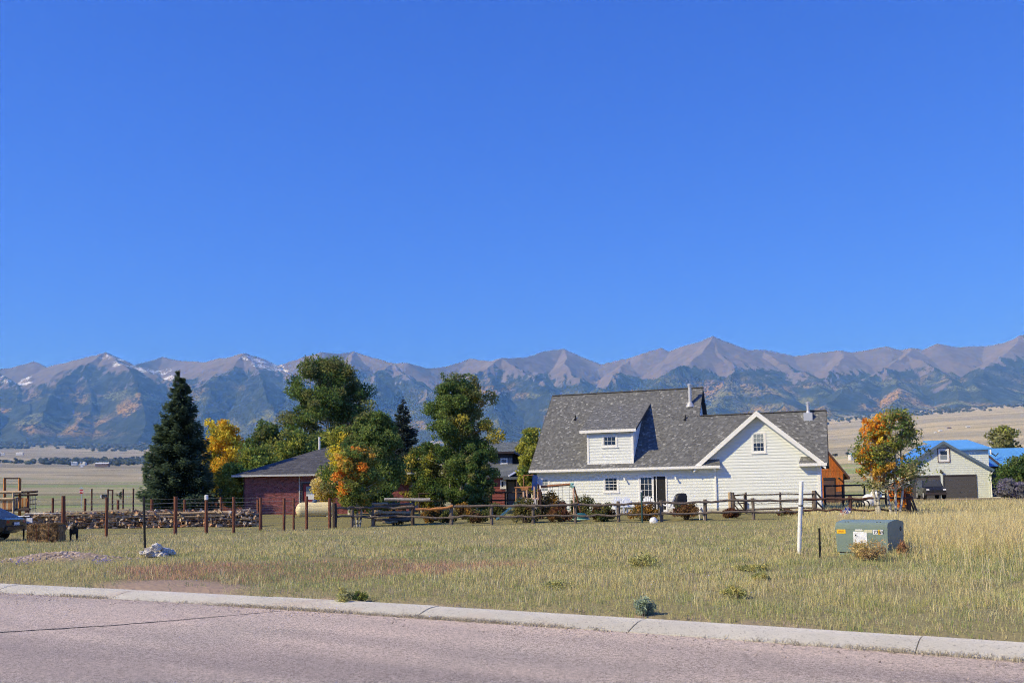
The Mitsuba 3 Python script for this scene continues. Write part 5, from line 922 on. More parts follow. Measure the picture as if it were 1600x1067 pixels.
lap_boards(GF, K, pg, 0, 'siding_green', g0, apz, .20, (d1, d2, gw), seed=12)
for i, (a, bz) in enumerate(((d1, 0), (d2, 0))):
    u0, z0, u1, z1 = a.bounds; k = GF.put('garage_door', ring(u0, u1, z0 - .2, z1, .08, -.09, .003), 'dark_door', K)
    for q in range(6): h = (z1 - z0 - .12) / 6; GF.put('panel', box(u0 + .09, u1 - .09, -.035, .003, z0 + q * h + .012, z0 + (q + 1) * h - .004), 'dark_door', k)
    GF.put('head_shade', box(u0 + .08, u1 - .08, -.045, -.0355, z1 - .18, z1 - .08), 'dark_trim', k); GF.put('handle', box((u0 + u1) / 2 - .06, (u0 + u1) / 2 + .06, -.06, -.036, z0 + .75, z0 + .82), 'ink', k)
window(GF, K, sx(1474.5), sx(1491.5), zz(721), zz(700), -.005, trim=.17, nx=1, nz=1, blind=1, sill=False); GF.put('window_surround', ring(sx(1473.8), sx(1492.2), zz(722), zz(699), .07, -.07, -.052), 'brown_paint', K)
GF.put('pier', box(sx(1477), sx(1480), -.05, -.0, g0, zz(742)), 'siding_green', K, label='pale pier between the two overhead doors'); GF.put('corner_trim', box(-.14, .03, -.05, -.0, g0, ez), 'siding_green', K)
tz = lambda u: apz + .1 - sl_ * abs(u - apx)
rk = GF.put('roof', cat([slab([(apx, -.35, apz + .1), (er, -.35, tz(er)), (er, 9.9, tz(er)), (apx, 9.9, apz + .1)], .10), slab([(el, -.35, tz(el)), (apx, -.35, apz + .1), (apx, 9.9, apz + .1), (el, 9.9, tz(el))], .10)]), 'blue_metal_deep', K)
for s, e in ((1, er), (-1, el)): GF.put('rake_board', extr(Polygon([(apx, apz + .12), (apx, apz - .16), (e, tz(e) - .24), (e, tz(e) + .02)]), -.40, -.352), 'blue_trim', rk)
GF.put('rib', cat([hexa([(apx, w_, apz + .1), (er, w_, tz(er)), (apx, w_ + .04, apz + .1), (er, w_ + .04, tz(er)), (apx, w_, apz + .14), (er, w_, tz(er) + .04), (apx, w_ + .04, apz + .14), (er, w_ + .04, tz(er) + .04)]) for w_ in np.arange(.2, 9.6, .6)]), 'blue_metal_deep', rk, kind='stuff')
GF.put('gutter', cat([tube([(er + .02, -.3, tz(er) - .06), (er + .02, 9.8, tz(er) - .06)], .07, 6), tube([(er - .0, -.2, tz(er) - .1), (er - .12, -.1, tz(er) - .35), (.06, -.04, tz(er) - .5), (.06, -.05, g0 + .3), (.9, -.3, g0 + .25)], .05, 6)]), 'white_paint', rk)
dk = GF.put('dormer', box(sx(1497), sx(1551), .62, 7.6, ez + .3, zz(702)), 'siding_green', K); lap_boards(GF, dk, Polygon([(sx(1497), tz(sx(1497)) - .3), (sx(1551), tz(sx(1551)) - .1), (sx(1551), zz(702)), (sx(1497), zz(702))]), .62, 'siding_green', tz(sx(1551)), zz(702), .20, seed=14)
GF.put('roof', slab([(sx(1484), .25, zz(700.5)), (sx(1555), .25, zz(700.5)), (sx(1555), 8, zz(680)), (sx(1484), 8, zz(680))], .14), 'blue_metal', dk)
GF.put('vent_pipe', tube([(sx(1532), 1.9, tz(sx(1532)) - .1), (sx(1532), 1.9, zz(711))], .05, 7), 'dark_trim', rk); GF.put('wall_light', cat([tube([(sx(1477), -.05, zz(736)), (sx(1480), -.2, zz(738))], .10, 7), tube([(sx(1477), -.05, zz(733.5)), (sx(1478), -.12, zz(735))], .07, 7)]), 'black_iron', K)
# blue roofed house behind
K = thing('blue_roof_house', 'house with broad bright blue metal roof at the right edge behind dark shrubs', 'house'); d = 90.0; c = G(1552, d, 774); OF = Frame((c[0], c[1]), -12); sc = d / FOCAL; sx = lambda px: (px - 1552) * sc; zz = lambda py, px=1570: P(px, py, d)[2]; g0 = c[2] - .3
mat('dark_siding', proc(paint_fn((.05, .05, .06), .1, 2)), .8); OF.put('wall', box(sx(1546), sx(1720), 0, 9, g0, zz(725)), 'dark_siding', K)
OF.put('roof', slab([(sx(1561), -.7, zz(729)), (sx(1730), -.7, zz(731)), (sx(1730), 5, zz(698)), (sx(1556), 5, zz(697))], .12), 'blue_metal', K); OF.put('lower_roof', slab([(sx(1543), -.3, zz(727)), (sx(1562), -.3, zz(727)), (sx(1557), 4, zz(703)), (sx(1543), 4, zz(703))], .12), 'blue_metal_deep', K)
OF.put('rib', cat([hexa([(u, -.7, zz(729)), (u + .05, -.7, zz(729)), (u, 5, zz(698)), (u + .05, 5, zz(698)), (u, -.7, zz(729) + .06), (u + .05, -.7, zz(729) + .06), (u, 5, zz(698) + .06), (u + .05, 5, zz(698) + .06)]) for u in np.arange(sx(1564), sx(1728), .6)]), 'blue_metal', K, kind='stuff')
OF.put('roof_edge', tube([(sx(1562), -.72, zz(728)), (sx(1556.5), 5, zz(697))], .12, 5), 'dark_trim', K); OF.put('vent_pipe', cat([tube([(sx(1556), 1, zz(709)), (sx(1556), 1, zz(696))], .08, 7)]), 'white_paint', K); OF.put('antenna', tube([(sx(1556), .8, zz(707)), (sx(1562), .8, zz(712)), (sx(1566), .8, zz(707.5))], .06, 5), 'black_iron', K)
# white gas tank seen end on, black hoops, stump post
K = thing('gas_tank', 'white rounded gas tank with small dome, standing behind the rail fence under the orange tree', 'gas tank'); b = G(1369, 50, 797); zc = P(1369, 782, 50)[2]; r_ = 10.2 * 50 / FOCAL
pr = [(r_ * math.sin(a), -1.0 + r_ * .8 - r_ * .8 * math.cos(a)) for a in t] + [(r_ * math.cos(a), 1.0 + r_ * .8 * math.sin(a)) for a in t]; mat('tank_white', (.78, .78, .80), .35); v, f = lathe(pr, 28); put('shell', move((np.stack([v[:, 1], v[:, 2], v[:, 0]], 1), f), (b[0], 51, zc), -.38), 'tank_white', smooth=True, parent=K); put('dome', move(lathe([(.30, -.1), (.30, .14), (.24, .24), (0, .28)], 18), (b[0] + .16, 50.3, zc + r_ - .08)), 'tank_white', smooth=True, parent=K)
for x in (-.18, .18): put('foot', box(b[0] + x - .05, b[0] + x + .05, 50.4, 50.6, b[2] - .1, zc - r_ * .8), 'black_iron', parent=K)
for i, px in enumerate((1337, 1345, 1352.5)):
    b = G(px, 48, 797); k = thing('hay_rake_hoop', ['left', 'middle', 'right'][i] + ' one of three black iron hoops beside the white gas tank', 'hoop', 'black iron hoops beside the white gas tank'); a = np.linspace(-.4, math.pi + .4, 13)
    put('hoop', tube(np.stack([b[0] + .22 * np.cos(a), np.full(13, 48.0), b[2] + .34 + .26 * np.sin(a)], 1), .035, 6), 'black_iron', smooth=True, parent=k); put('bar', tube([b + [-.25, 0, .02], b + [.25, 0, .02]], .04, 6), 'black_iron', parent=k)
b = G(1415, 44, 806); k = thing('stump_post', 'thick weathered brown wooden post behind the end of the rail fence', 'post'); put('post', wobble(b - [0, 0, .2], P(1415.5, 774, 44), .16, 5, 10, .01, 9), 'brown_paint', smooth=50, parent=k)
# car before the garage

# ------------------------------------------------------------------ trees and shrubs
def ph(px, top, d): return P(px, top, d)[2]
def mixpal(*opts): return lambda x, t, r: pick(r, *opts)
D = 59.3; b = G(279, D, 800); conifer('spruce_tree', 'tall dense dark green spruce standing behind the firewood', b, ph(282, 577, D) - b[2], 2.85, 5, (0.070, 0.110, 0.062), n=80000, tip=(0.19, 0.27, 0.17), fat=.80)
D = 82; b = G(631, D, 795); conifer('spruce_tree', 'smaller dark spruce between the leafy trees left of the pale house', b, ph(628, 622, D) - b[2], 2.9, 9, (0.05, 0.072, 0.062), n=42000, tip=(0.11, 0.15, 0.135), fat=.75)
D = 67; b = G(345, D, 795); broadleaf('aspen_tree', 'slender golden yellow aspen right behind the tall spruce', b, ph(343, 652, D) - b[2], 1.5, 11, lambda x, t, r: pick(r, (6, YEL), (3, GLD), (1, YGR)) if t > .45 else pick(r, (3, YEL), (3, YGR), (1, OLV)), 9000, crown=.2, shape=lambda t: (.75 + .35 * math.sin(3.1 * t)) * (1 - .5 * max(0, t - .6)), limbs=24, leaf=.13, clump=.30)
D = 92; b = G(418, D, 790); broadleaf('leafy_tree', 'round topped dull green tree behind the left end of the brick house', b, ph(418, 658, D) - b[2], 2.6, 12, mixpal((3, GRN), (2, OLV), (1, DGRN)), 13000, leaf=.17, limbs=26, clump=.28, group=None)
D = 74; b = G(402, D, 790); broadleaf('leafy_tree', 'low bright green tree rising over the left roof of the brick house', b, ph(400, 698, D) - b[2], 2.4, 13, mixpal((3, (.12, .16, .04)), (2, GRN), (1, YGR)), 9000, leaf=.15, limbs=22, clump=.30, crown=.15)
D = 61; b = G(369, D, 800); broadleaf('leafy_tree', 'low yellow green sapling at the left corner of the brick house', b, ph(375, 722, D) - b[2], 1.25, 14, mixpal((3, YGR), (2, (.12, .16, .04)), (1, YEL)), 5000, leaf=.12, limbs=18, clump=.34, crown=.2)
D = 86; b = G(511, D, 790); broadleaf('cottonwood_tree', 'largest spreading green cottonwood rising behind the brick house', b, ph(507, 549, D) - b[2], 4.5, 15, mixpal((4, GRN), (3, OLV), (2, DGRN), (1, (.15, .17, .06))), 40000, crown=.30, shape=lambda t: [.55, .95, 1.05, 1.0, .85, .62, .42][min(6, int(t * 7))], stems=((0, 0), (-.42, 0), (.42, .1), (.1, .3)), leaf=.15, limbs=48, clump=.19, gap=.49)
D = 78; b = G(462, D, 790); broadleaf('leafy_tree', 'green shrubby tree filling the gap below the largest cottonwood', b, ph(462, 672, D) - b[2], 2.4, 16, mixpal((3, GRN), (2, YGR), (1, OLV)), 8000, leaf=.15, crown=.2, clump=.30)
# mixed clump before the brick house
D = 52; b = G(586, D, 800); broadleaf('leafy_tree', 'broad green tree right of the brick house behind the pole rack', b, ph(590, 642, D) - b[2], 1.95, 17, mixpal((4, GRN), (2, DGRN), (2, (.12, .16, .05)), (1, OLV)), 24000, crown=.10, leaf=.10, limbs=40, clump=.24, stems=((0, 0), (-.35, .1), (.35, -.1)), gap=.45)
D = 54; b = G(547, D, 800); broadleaf('leafy_tree', 'yellow topped green tree beside the hipped roof of the brick house', b, ph(536, 660, D) - b[2], 1.75, 18, lambda x, t, r: pick(r, (3, YGR), (2, YEL), (2, GRN)) if (x < -.1 and t > .4) else pick(r, (3, GRN), (2, OLV), (1, YGR)), 15000, crown=.15, leaf=.10, limbs=34, clump=.25)
D = 57; b = G(509, D, 806); broadleaf('leafy_tree', 'small pale straw and yellow tree rising behind the right end of the cream tank', b, ph(510, 742, D) - b[2], 1.0, 19, lambda x, t, r: pick(r, (3, (.36, .30, .14)), (1, YEL)) if t > .5 else pick(r, (3, YEL), (2, YGR)), 5000, crown=.42, leaf=.085, limbs=18, clump=.32, bark='bark_dark')
D = 40; b = G(558, D, 822); broadleaf('aspen_tree', 'small aspen with bright orange patches by the rail fence', b, ph(550, 688, D) - b[2], 1.22, 20, lambda x, t, r: pick(r, (4, ORG), (1, GLD), (1, (.30, .20, .05)), (2, YGR), (1, GRN)) if min((x + .15) ** 2 + (t - .80) ** 2 * 5, (x + .5) ** 2 + (t - .62) ** 2 * 5, (x - .12) ** 2 + (t - .64) ** 2 * 5, (x + .35) ** 2 + (t - .42) ** 2 * 6) < .055 else pick(r, (4, (.13, .15, .04)), (2, YGR), (1, (.40, .24, .05)), (3, GRN)), 12000, crown=.26, leaf=.075, limbs=34, clump=.22, stems=((0, 0), (-.3, 0), (.25, .1)), gap=.47)
D = 60; b = G(664, D, 800); broadleaf('leafy_tree', 'olive and yellow bushy tree below the smaller dark spruce', b, ph(668, 692, D) - b[2], 1.7, 21, mixpal((3, OLV), (2, YGR), (1, (.30, .25, .06)), (2, DGRN)), 12000, crown=.1, leaf=.10, limbs=28, clump=.28, stems=((0, 0), (.4, 0), (-.4, 0)))
D = 58; b = G(716, D, 800); broadleaf('aspen_tree', 'tall many stemmed green aspen clump with yellow patches, left of the pale house', b, ph(708, 576, D) - b[2], 2.45, 22, lambda x, t, r: pick(r, (2, (.30, .26, .05)), (2, (.20, .15, .05)), (2, OLV)) if (x > .42 and t > .5) or (abs(x - .05) < .15 and .5 < t < .68) else pick(r, (4, GRN), (2, DGRN), (2, (.11, .15, .045)), (1, OLV)), 50000, crown=.06, shape=lambda t: [1.05, 1.1, 1.1, 1.05, .95, .8, .58, .4][min(7, int(t * 8))], leaf=.095, limbs=64, clump=.19, stems=((0, 0), (-.3, .1), (.32, 0), (.12, -.2), (-.12, .3)), gap=.46)
D = 55; b = G(748, D, 800); broadleaf('leafy_tree', 'dark green low tree at the right foot of the tall aspen clump', b, ph(748, 700, D) - b[2], .95, 23, mixpal((3, DGRN), (2, GRN), (1, OLV)), 11000, crown=.12, leaf=.10, limbs=26, clump=.30, stems=((0, 0), (.3, 0)))
D = 72; b = G(833, D, 795); broadleaf('leafy_tree', 'yellow green tree squeezed between the dark house and the pale house', b, ph(838, 664, D) - b[2], 1.35, 24, mixpal((3, YGR), (2, (.24, .24, .05)), (1, GRN)), 10000, crown=.2, leaf=.13, limbs=26, clump=.30)
# right hand aspens
D = 40.5; b = G(1377, D, 808); broadleaf('aspen_tree', 'slim orange and gold aspen behind the right end of the rail fence', b, ph(1366, 638, D) - b[2], 1.05, 25, lambda x, t, r: pick(r, (4, ORG), (3, GLD), (1, YEL)) if t > .66 or (x < -.1 and r.random() < .5) else pick(r, (3, YGR), (2, OLV), (2, (.30, .18, .04)), (1, ORG)), 9000, crown=.38, shape=lambda t: [1.0, 1.15, .95, .8, .55, .5, .55, .4][min(7, int(t * 8))], leaf=.075, limbs=34, clump=.22, stems=((0, 0), (-.35, .1)), gap=.54, dense=.75)
D = 40.2; b = G(1399, D, 808); broadleaf('aspen_tree', 'green aspen with an open crown before the blue roofed garage', b, ph(1411, 634, D) - b[2], 2.0, 26, lambda x, t, r: pick(r, (3, OLV), (3, GRN), (1, YGR), (1, (.22, .20, .10))) if r.random() < .95 else ORG, 14000, crown=.27, shape=lambda t: [.75, 1.0, 1.0, .9, .75, .5, .3, .2][min(7, int(t * 8))], leaf=.075, limbs=40, clump=.20, stems=((0, 0), (.3, .1), (-.15, .2)), gap=.56, dense=.75)
D = 43; b = G(1409, D, 804); broadleaf('sapling', 'rusty orange sapling beside the thick brown post', b, ph(1409, 752, D) - b[2], .5, 27, mixpal((3, (.40, .15, .05)), (1, ORG), (1, OLV)), 2600, crown=.3, leaf=.075, limbs=14, clump=.4)
D = 80; b = G(1600, D, 775); broadleaf('leafy_tree', 'dark green rounded bushy tree before the blue roofed house', b, ph(1600, 717, D) - b[2], 2.1, 28, mixpal((3, DGRN), (2, GRN), (1, (.09, .12, .05))), 12000, crown=.05, leaf=.13, limbs=30, clump=.30)
D = 130; b = G(1573, D, 770); broadleaf('leafy_tree', 'pale olive tree rising above the far end of the blue roofs', b, ph(1571, 664, D) - b[2], 2.5, 29, mixpal((3, (.17, .17, .08)), (2, OLV), (1, YGR)), 6000, crown=.3, leaf=.25, limbs=24, clump=.30)
D = 62; b = G(1328, D, 785); broadleaf('leafy_tree', 'small dark tree standing against the right side of the orange barn', b, ph(1328, 738, D + 30) - b[2], .9, 30, mixpal((2, DGRN), (1, OLV)), 3000, crown=.3, leaf=.13, limbs=14, clump=.4) if False else None
# shrubs along the fence: px, foot, top, half width, distance, kind
RB, OB, GB = [(3, (.12, .055, .035)), (2, (.15, .09, .04)), (1, (.09, .09, .04))], [(3, (.26, .15, .035)), (2, (.17, .10, .04)), (1, (.10, .09, .04))], [(3, (.085, .10, .035)), (2, (.13, .12, .04)), (1, (.10, .06, .035))]
SH = [(820, 814, 783, 24, 42, GB, 'olive rounded shrub under the teal slide'), (859, 808, 771, 23, 46.5, OB, 'tall gold topped shrub beside the swings'), (876, 816, 790, 19, 42, RB, 'brownish low shrub right of the gold topped one'), (908, 808, 776, 21, 48, GB, 'green leafy shrub below the swing brace'), (941, 816, 790, 20, 42, GB, 'dense olive shrub under the small window'), (1006, 816, 789, 21, 42, OB, 'dense golden olive shrub before the patio door'), (1073, 814, 788, 20, 42, RB, 'reddish brown shrub before the covered grill'), (1143, 813, 797, 14, 43, RB, 'small dry brown shrub before the garden gate'), (675, 814, 794, 15, 43, OB, 'golden orange shrub under the fresh orange rail'), (700, 815, 798, 14, 43, GB, 'low green shrub left of a grey fence post'), (748, 816, 797, 15, 42, GB, 'low olive shrub in the middle of the rail fence'), (725, 810, 790, 16, 47, OB, 'tawny shrub behind the rail fence'), (776, 808, 788, 14, 47, GB, 'green shrub behind the foot of the slide'), (1230, 810, 797, 13, 43.5, RB, 'dry purple brown shrub by the pale gable'), (621, 815, 797, 18, 41.9, OB, 'tawny shrub grown through the pole rack')]
for i, (px, ft, tp, hw, d, cols, lb) in enumerate(SH):
    b = G(px, d, ft); shrub('shrub', lb, b, hw * d / FOCAL * .86, (ph(px, tp, d) - b[2]) * 1.02, 200 + i, cols, n=4200, leaf=.055, group='shrubs planted along the rail fence', gap=.38)
b = G(1589, 72, 778); shrub('lavender_bush', 'large lavender grey bush at the right edge', b, 1.25, ph(1589, 751, 72) - b[2], 240, [(1, (.27, .25, .36)), (1, (.33, .30, .38)), (1, (.22, .22, .24))], n=5000, leaf=.09, long=3.0)
b = G(1572, 78, 778); 
# weeds and small plants in the lot
YW, BW, DW = [(2, (.56, .50, .18)), (3, (.44, .46, .19)), (2, (.50, .49, .24))], [(3, (.40, .48, .34)), (1, (.30, .38, .24))], [(3, (.66, .50, .22)), (1, (.50, .34, .18)), (1, (.46, .40, .16))]
for i, (px, py, d, rx, h, cols, lb) in enumerate([(1366, 890, 18.1, .40, .50, DW, 'tall dry tan weed in front of the green cabinet'), (1340, 882, 18.6, .20, .34, DW, 'smaller dry weed left of the tall tan one'), (1412, 874, 18.9, .14, .34, [(1, (.50, .28, .16)), (1, (.42, .32, .18))], 'reddish dry weed at the right foot of the green cabinet'), (538, 934, 13.1, .17, .20, YW, 'yellow green weed by the kerb, left of the middle'), (565, 930, 13.2, .13, .14, [(1, (.20, .28, .08)), (1, (.36, .38, .10))], 'small green weed next to the yellow one by the kerb'), (1006, 962, 11.1, .15, .24, BW, 'blue grey tufted weed growing at the kerb'), (1190, 912, 14.6, .16, .16, YW, 'low yellow flowering weed right of the middle'), (1004, 880, 17.6, .34, .32, YW, 'yellow flowering bushy weed in the middle of the lot'), (1172, 886, 16.6, .34, .14, YW, 'spreading yellow weed left of the black stake'), (1148, 938, 12.6, .20, .20, YW, 'yellow green clump near the kerb'), (873, 920, 14.2, .32, .14, YW, 'greenish low weed mat right of the centre line')]):
    b = G(px, d, py); b[2] = float(lot_z(np.array([b[0]]), np.array([b[1]]), kerb_s(np.array([b[0]]), np.array([b[1]])))[0]) if True else b[2]
    shrub('weed', lb, b, rx * .8, h * .9, 260 + i, cols, n=1000, leaf=.014 + .004 * (d > 16), cat_='weed', gap=.42, long=4.0)
def tuft(label, b, r, h, n, cols, seed, name='flower_patch', cat_='flowers'):
    q = np.random.default_rng(seed); p = np.concatenate([b[:2] + q.normal(0, r, (n, 2)), np.full((n, 1), b[2])], 1); k = thing(name, label, cat_); V, F, C = blades(p, q.uniform(.5, 1, n) * h, .006, np.tile((.14, .17, .08), (n, 1)), q); tips = V.reshape(-1, 5, 3)[:, 4]
    put_leaves('stem', V, F, C, parent=k, kind='stuff'); put_leaves('blossom', *leaf_cloud(tips, .030, np.array(cols)[q.integers(len(cols), size=n)], q, 1.1), parent=k)
for px, py, d, r, lb in ((160, 877, 19.6, .10, 'patch of small violet flowers in the grass near the left'), (30, 873, 19.8, .14, 'faint grey violet flower patch at the left edge')):
    b = G(px, d, py); tuft(lb, b, r, .24, 70 if px > 100 else 40, [(.34, .30, .62), (.42, .36, .66)], int(px))

# ------------------------------------------------------------------ things at the left edge, animals, vehicles
from manifold3d import Manifold, Mesh as MMesh
_ico = trimesh.creation.icosphere(subdivisions=2).vertices
def body(bones, length=0.03, smooth_n=14):
    """One continuous surface round a skeleton: bones are ((x, y, z, r), (x, y, z, r))."""
    m = Manifold.batch_boolean([Manifold.hull_points(np.vstack([np.array(a[:3]) + _ico * a[3], np.array(b[:3]) + _ico * b[3]])) for a, b in bones], __import__('manifold3d').OpType.Add)
    q = m.refine_to_length(length).to_mesh(); t = trimesh.Trimesh(q.vert_properties[:, :3], q.tri_verts); t.merge_vertices(); trimesh.smoothing.filter_taubin(t, iterations=smooth_n)
    return np.array(t.vertices), np.array(t.faces)
def dog(label, b, rz, s, coat, coat2=None, head=0.0):
    """A standing dog that faces -y, about 0.56 m high at s = 1, head turned by some metres sideways."""
    k = thing('dog', label, 'dog'); A = lambda m: move(m, b, rz, s); h = head
    B = [((0, -.24, .40, .125), (0, .02, .385, .115)), ((0, .02, .385, .115), (0, .27, .39, .085)), ((0, -.26, .33, .09), (0, -.10, .31, .095)),
         ((0, -.27, .44, .085), (h * .5, -.36, .54, .062)), ((h * .5, -.36, .54, .062), (h, -.41, .585, .070)), ((h, -.42, .585, .062), (h * 1.15, -.53, .55, .036)),
         ((h * 1.15, -.53, .55, .036), (h * 1.2, -.575, .545, .027))]
    for q in (-1, 1):
        B += [((q * .085, -.25, .38, .062), (q * .10, -.24, .24, .040)), ((q * .10, -.24, .24, .038), (q * .10, -.26, .06, .026)), ((q * .10, -.26, .045, .028), (q * .10, -.31, .022, .026)),
              ((q * .075, .24, .37, .075), (q * .095, .20, .24, .050)), ((q * .095, .20, .24, .045), (q * .095, .31, .145, .029)), ((q * .095, .31, .145, .027), (q * .095, .29, .045, .023)), ((q * .095, .29, .04, .026), (q * .095, .235, .02, .024)),
              ((h + q * .050, -.385, .640, .024), (h + q * .075, -.395, .590, .014))]
    B += [((0, .30, .42, .032), (.02, .40, .36, .024)), ((.02, .40, .36, .024), (.03, .45, .27, .014))]
    put('body', A(body(B)), coat, smooth=True, parent=k)
    put('nose', A(move(blob(.016, 1, 0), (h * 1.2, -.60, .552))), 'ink', smooth=True, parent=k)
    for q in (-1, 1): put('eye', A(move(blob(.011, 1, 0), (h + q * .036, -.472, .605))), 'ink', smooth=True, parent=k)
mat('black_coat', proc(lambda p, n, uv: mi.Color3f(.018, .017, .017) * (.6 + .8 * fbm(p.x * 14, p.y * 14, p.z * 30, 2))), .8)
mat('pied_coat', proc(lambda p, n, uv: mix(mi.Color3f(.66, .64, .61), mi.Color3f(.15, .15, .17), smoothstep(.52, .56, fbm(p.x * 3.2 + 3, p.y * 3.2, p.z * 3.2, 2)))), .85)
dog('black dog standing in the grass beside the straw bale, facing the road', G(115, 31.2, 845), .47, .98, 'black_coat', head=.04)
dog('white and grey dog standing beside a post of the rail fence', G(1096.5, 41.4, 815), -.2, .92, 'pied_coat', head=-.05)
# dark car, its tail towards the right
b = G(24, 31.5, 846); K = thing('parked_car', 'dark car at the left edge with its sloping rear window in view', 'car'); A = lambda m: move(m, b, .10)
mat('car_paint', (.012, .013, .018), .22, spec=.5, clearcoat=.6); mat('car_glass', (.05, .055, .065), .35, spec=.2); mat('tyre', (.015, .015, .015), .9)
pfb = Polygon([(-.34, .26), (-.06, .40), (.0, .60), (.02, .76), (-.16, .80), (-.95, 1.22), (-1.3, 1.34), (-2.2, 1.35), (-3.0, .94), (-4.05, .80), (-4.32, .55), (-4.25, .26)])
def carbody():
    v, f = extr(pfb, -.86, .86); m = trimesh.Trimesh(v, f); m = m.subdivide_to_size(.16); v = np.array(m.vertices); z = v[:, 2]
    v[:, 1] *= 1 - .22 * np.clip((z - .78) / .6, 0, 1) - .05 * np.clip((.5 - z) / .3, 0, 1); v[:, 1] *= 1 - .12 * np.clip((v[:, 0] + .5) / .5, 0, 1) ** 2 - .16 * np.clip((-3.6 - v[:, 0]) / .7, 0, 1) ** 2; return v, np.array(m.faces)
put('body', A(carbody()), 'car_paint', smooth=35, parent=K)
put('rear_window', A(hexa([(-.20, -.66, .832), (-.20, .66, .832), (-.19, -.66, .82), (-.19, .66, .82), (-.90, -.60, 1.205), (-.90, .60, 1.205), (-.89, -.60, 1.19), (-.89, .60, 1.19)]) if False else hexa([(-.22, -.66, .815), (-.22, .66, .815), (-.21, -.66, .835), (-.21, .66, .835), (-.90, -.58, 1.18), (-.90, .58, 1.18), (-.89, -.58, 1.205), (-.89, .58, 1.205)])), 'car_glass', parent=K)
for s in (-1, 1):
    y0, y1 = s * .835, s * .70
    q = Polygon([(-.62, .86), (-1.12, 1.19), (-2.15, 1.24), (-2.78, .92)]); v, f = extr(q, -.012, .012); v = v.copy(); v[:, 1] = v[:, 1] + s * (.868 - .22 * .86 * np.clip((v[:, 2] - .78) / .6, 0, 1)); put('side_window', A((v, f)), 'car_glass', parent=K)
    put('tail_light', A(box(-.10, .015, s * .62 - .09, s * .62 + .09, .64, .72)), mat('tail_red', (.30, .02, .02), .3) if 'tail_red' not in scene else 'tail_red', parent=K)
    for x in (-.86, -3.5):
        w = put('wheel', A(tube([(x, s * .66, .31), (x, s * .84, .31)], .315, 22)), 'tyre', smooth=40, parent=K); put('rim', A(tube([(x, s * .80, .31), (x, s * .853, .31)], .20, 16)), 'galvanised', smooth=40, parent=w)
put('bumper', A(box(-.10, .035, -.70, .70, .40, .52)), 'car_paint', parent=K); put('number_plate', A(box(.021, .04, -.20, .20, .56, .66)), 'white_paint', parent=K)
# dark car before the garage
def suv(label, b, rz, paint):
    K = thing('parked_car', label, 'car'); A = lambda m: move(m, b, rz)
    q = Polygon([(-2.15, .36), (2.15, .36), (2.2, .75), (2.1, .98), (.95, 1.05), (.35, 1.66), (-1.9, 1.70), (-2.15, 1.05)]); v, f = extr(q, -.86, .86); m = trimesh.Trimesh(v, f).subdivide_to_size(.3); v = np.array(m.vertices); v[:, 1] *= 1 - .20 * np.clip((v[:, 2] - 1.0) / .7, 0, 1); v[:, 1] *= 1 - .10 * np.clip((np.abs(v[:, 0]) - 1.7) / .5, 0, 1)
    put('body', A((v, np.array(m.faces))), paint, smooth=35, parent=K)
    put('windscreen', A(hexa([(.93, -.72, 1.07), (.93, .72, 1.07), (.90, -.72, 1.07), (.90, .72, 1.07), (.40, -.62, 1.62), (.40, .62, 1.62), (.37, -.62, 1.62), (.37, .62, 1.62)]) if False else hexa([(.90, -.74, 1.08), (.92, -.74, 1.11), (.90, .74, 1.08), (.92, .74, 1.11), (.36, -.64, 1.60), (.40, -.64, 1.63), (.36, .64, 1.60), (.40, .64, 1.63)])), 'car_glass', parent=K)
    put('grille', A(box(2.16, 2.215, -.5, .5, .62, .80)), 'black_iron', parent=K); put('bumper', A(box(2.10, 2.27, -.84, .84, .40, .60)), 'dark_trim', parent=K)
    for s in (-1, 1):
        put('headlight', A(box(2.08, 2.19, s * .66 - .12, s * .66 + .12, .74, .90)), 'white_metal', parent=K)
        v, f = extr(Polygon([(.55, 1.10), (.2, 1.56), (-1.75, 1.58), (-1.9, 1.10)]), -.01, .01); v = v.copy(); v[:, 1] += s * (.862 - .20 * .86 * np.clip((v[:, 2] - 1.0) / .7, 0, 1)); put('side_window', A((v, f)), 'car_glass', parent=K)
        for x in (-1.35, 1.35): w = put('wheel', A(tube([(x, s * .66, .36), (x, s * .87, .36)], .365, 20)), 'tyre', smooth=40, parent=K); put('rim', A(tube([(x, s * .8, .36), (x, s * .882, .36)], .23, 14)), 'galvanised', smooth=40, parent=w)
b = G(1455, 78, 781); suv('dark car parked before the pale green garage, half hidden by the aspen', b, math.radians(-90 - 14), 'car_paint')
# straw bale
b = G(72.5, 30.6, 850); K = thing('straw_bale', 'rectangular straw bale with a dark weathered end standing in the grass', 'straw bale'); w, d, h = .53, .30, .60; rb = np.random.default_rng(6)
mat('bale_mat', proc(lambda p, n, uv: mix(mi.Color3f(.33, .21, .10), mi.Color3f(.075, .05, .035), smoothstep(.36, .66, fbm(p.x * 3.2, p.y * 3, p.z * 2, 3) * .7 + .3 * noise(p.x * 34, p.y * 34, p.z * 7))) * (.6 + .8 * noise(p.x * 60, p.y * 60, p.z * 12))), .95)
v, f = chamfer(-w, w, -d, d, -.05, h, .06); m = trimesh.Trimesh(v, f).subdivide_to_size(.07); v = np.array(m.vertices); v += (meshkit.fbm(v * 7, 3, 4)[:, None] - .5) * .07 * np.array([1, 1, .6]); put('bale', move((v, np.array(m.faces)), b, .06), 'bale_mat', smooth=True, parent=K)
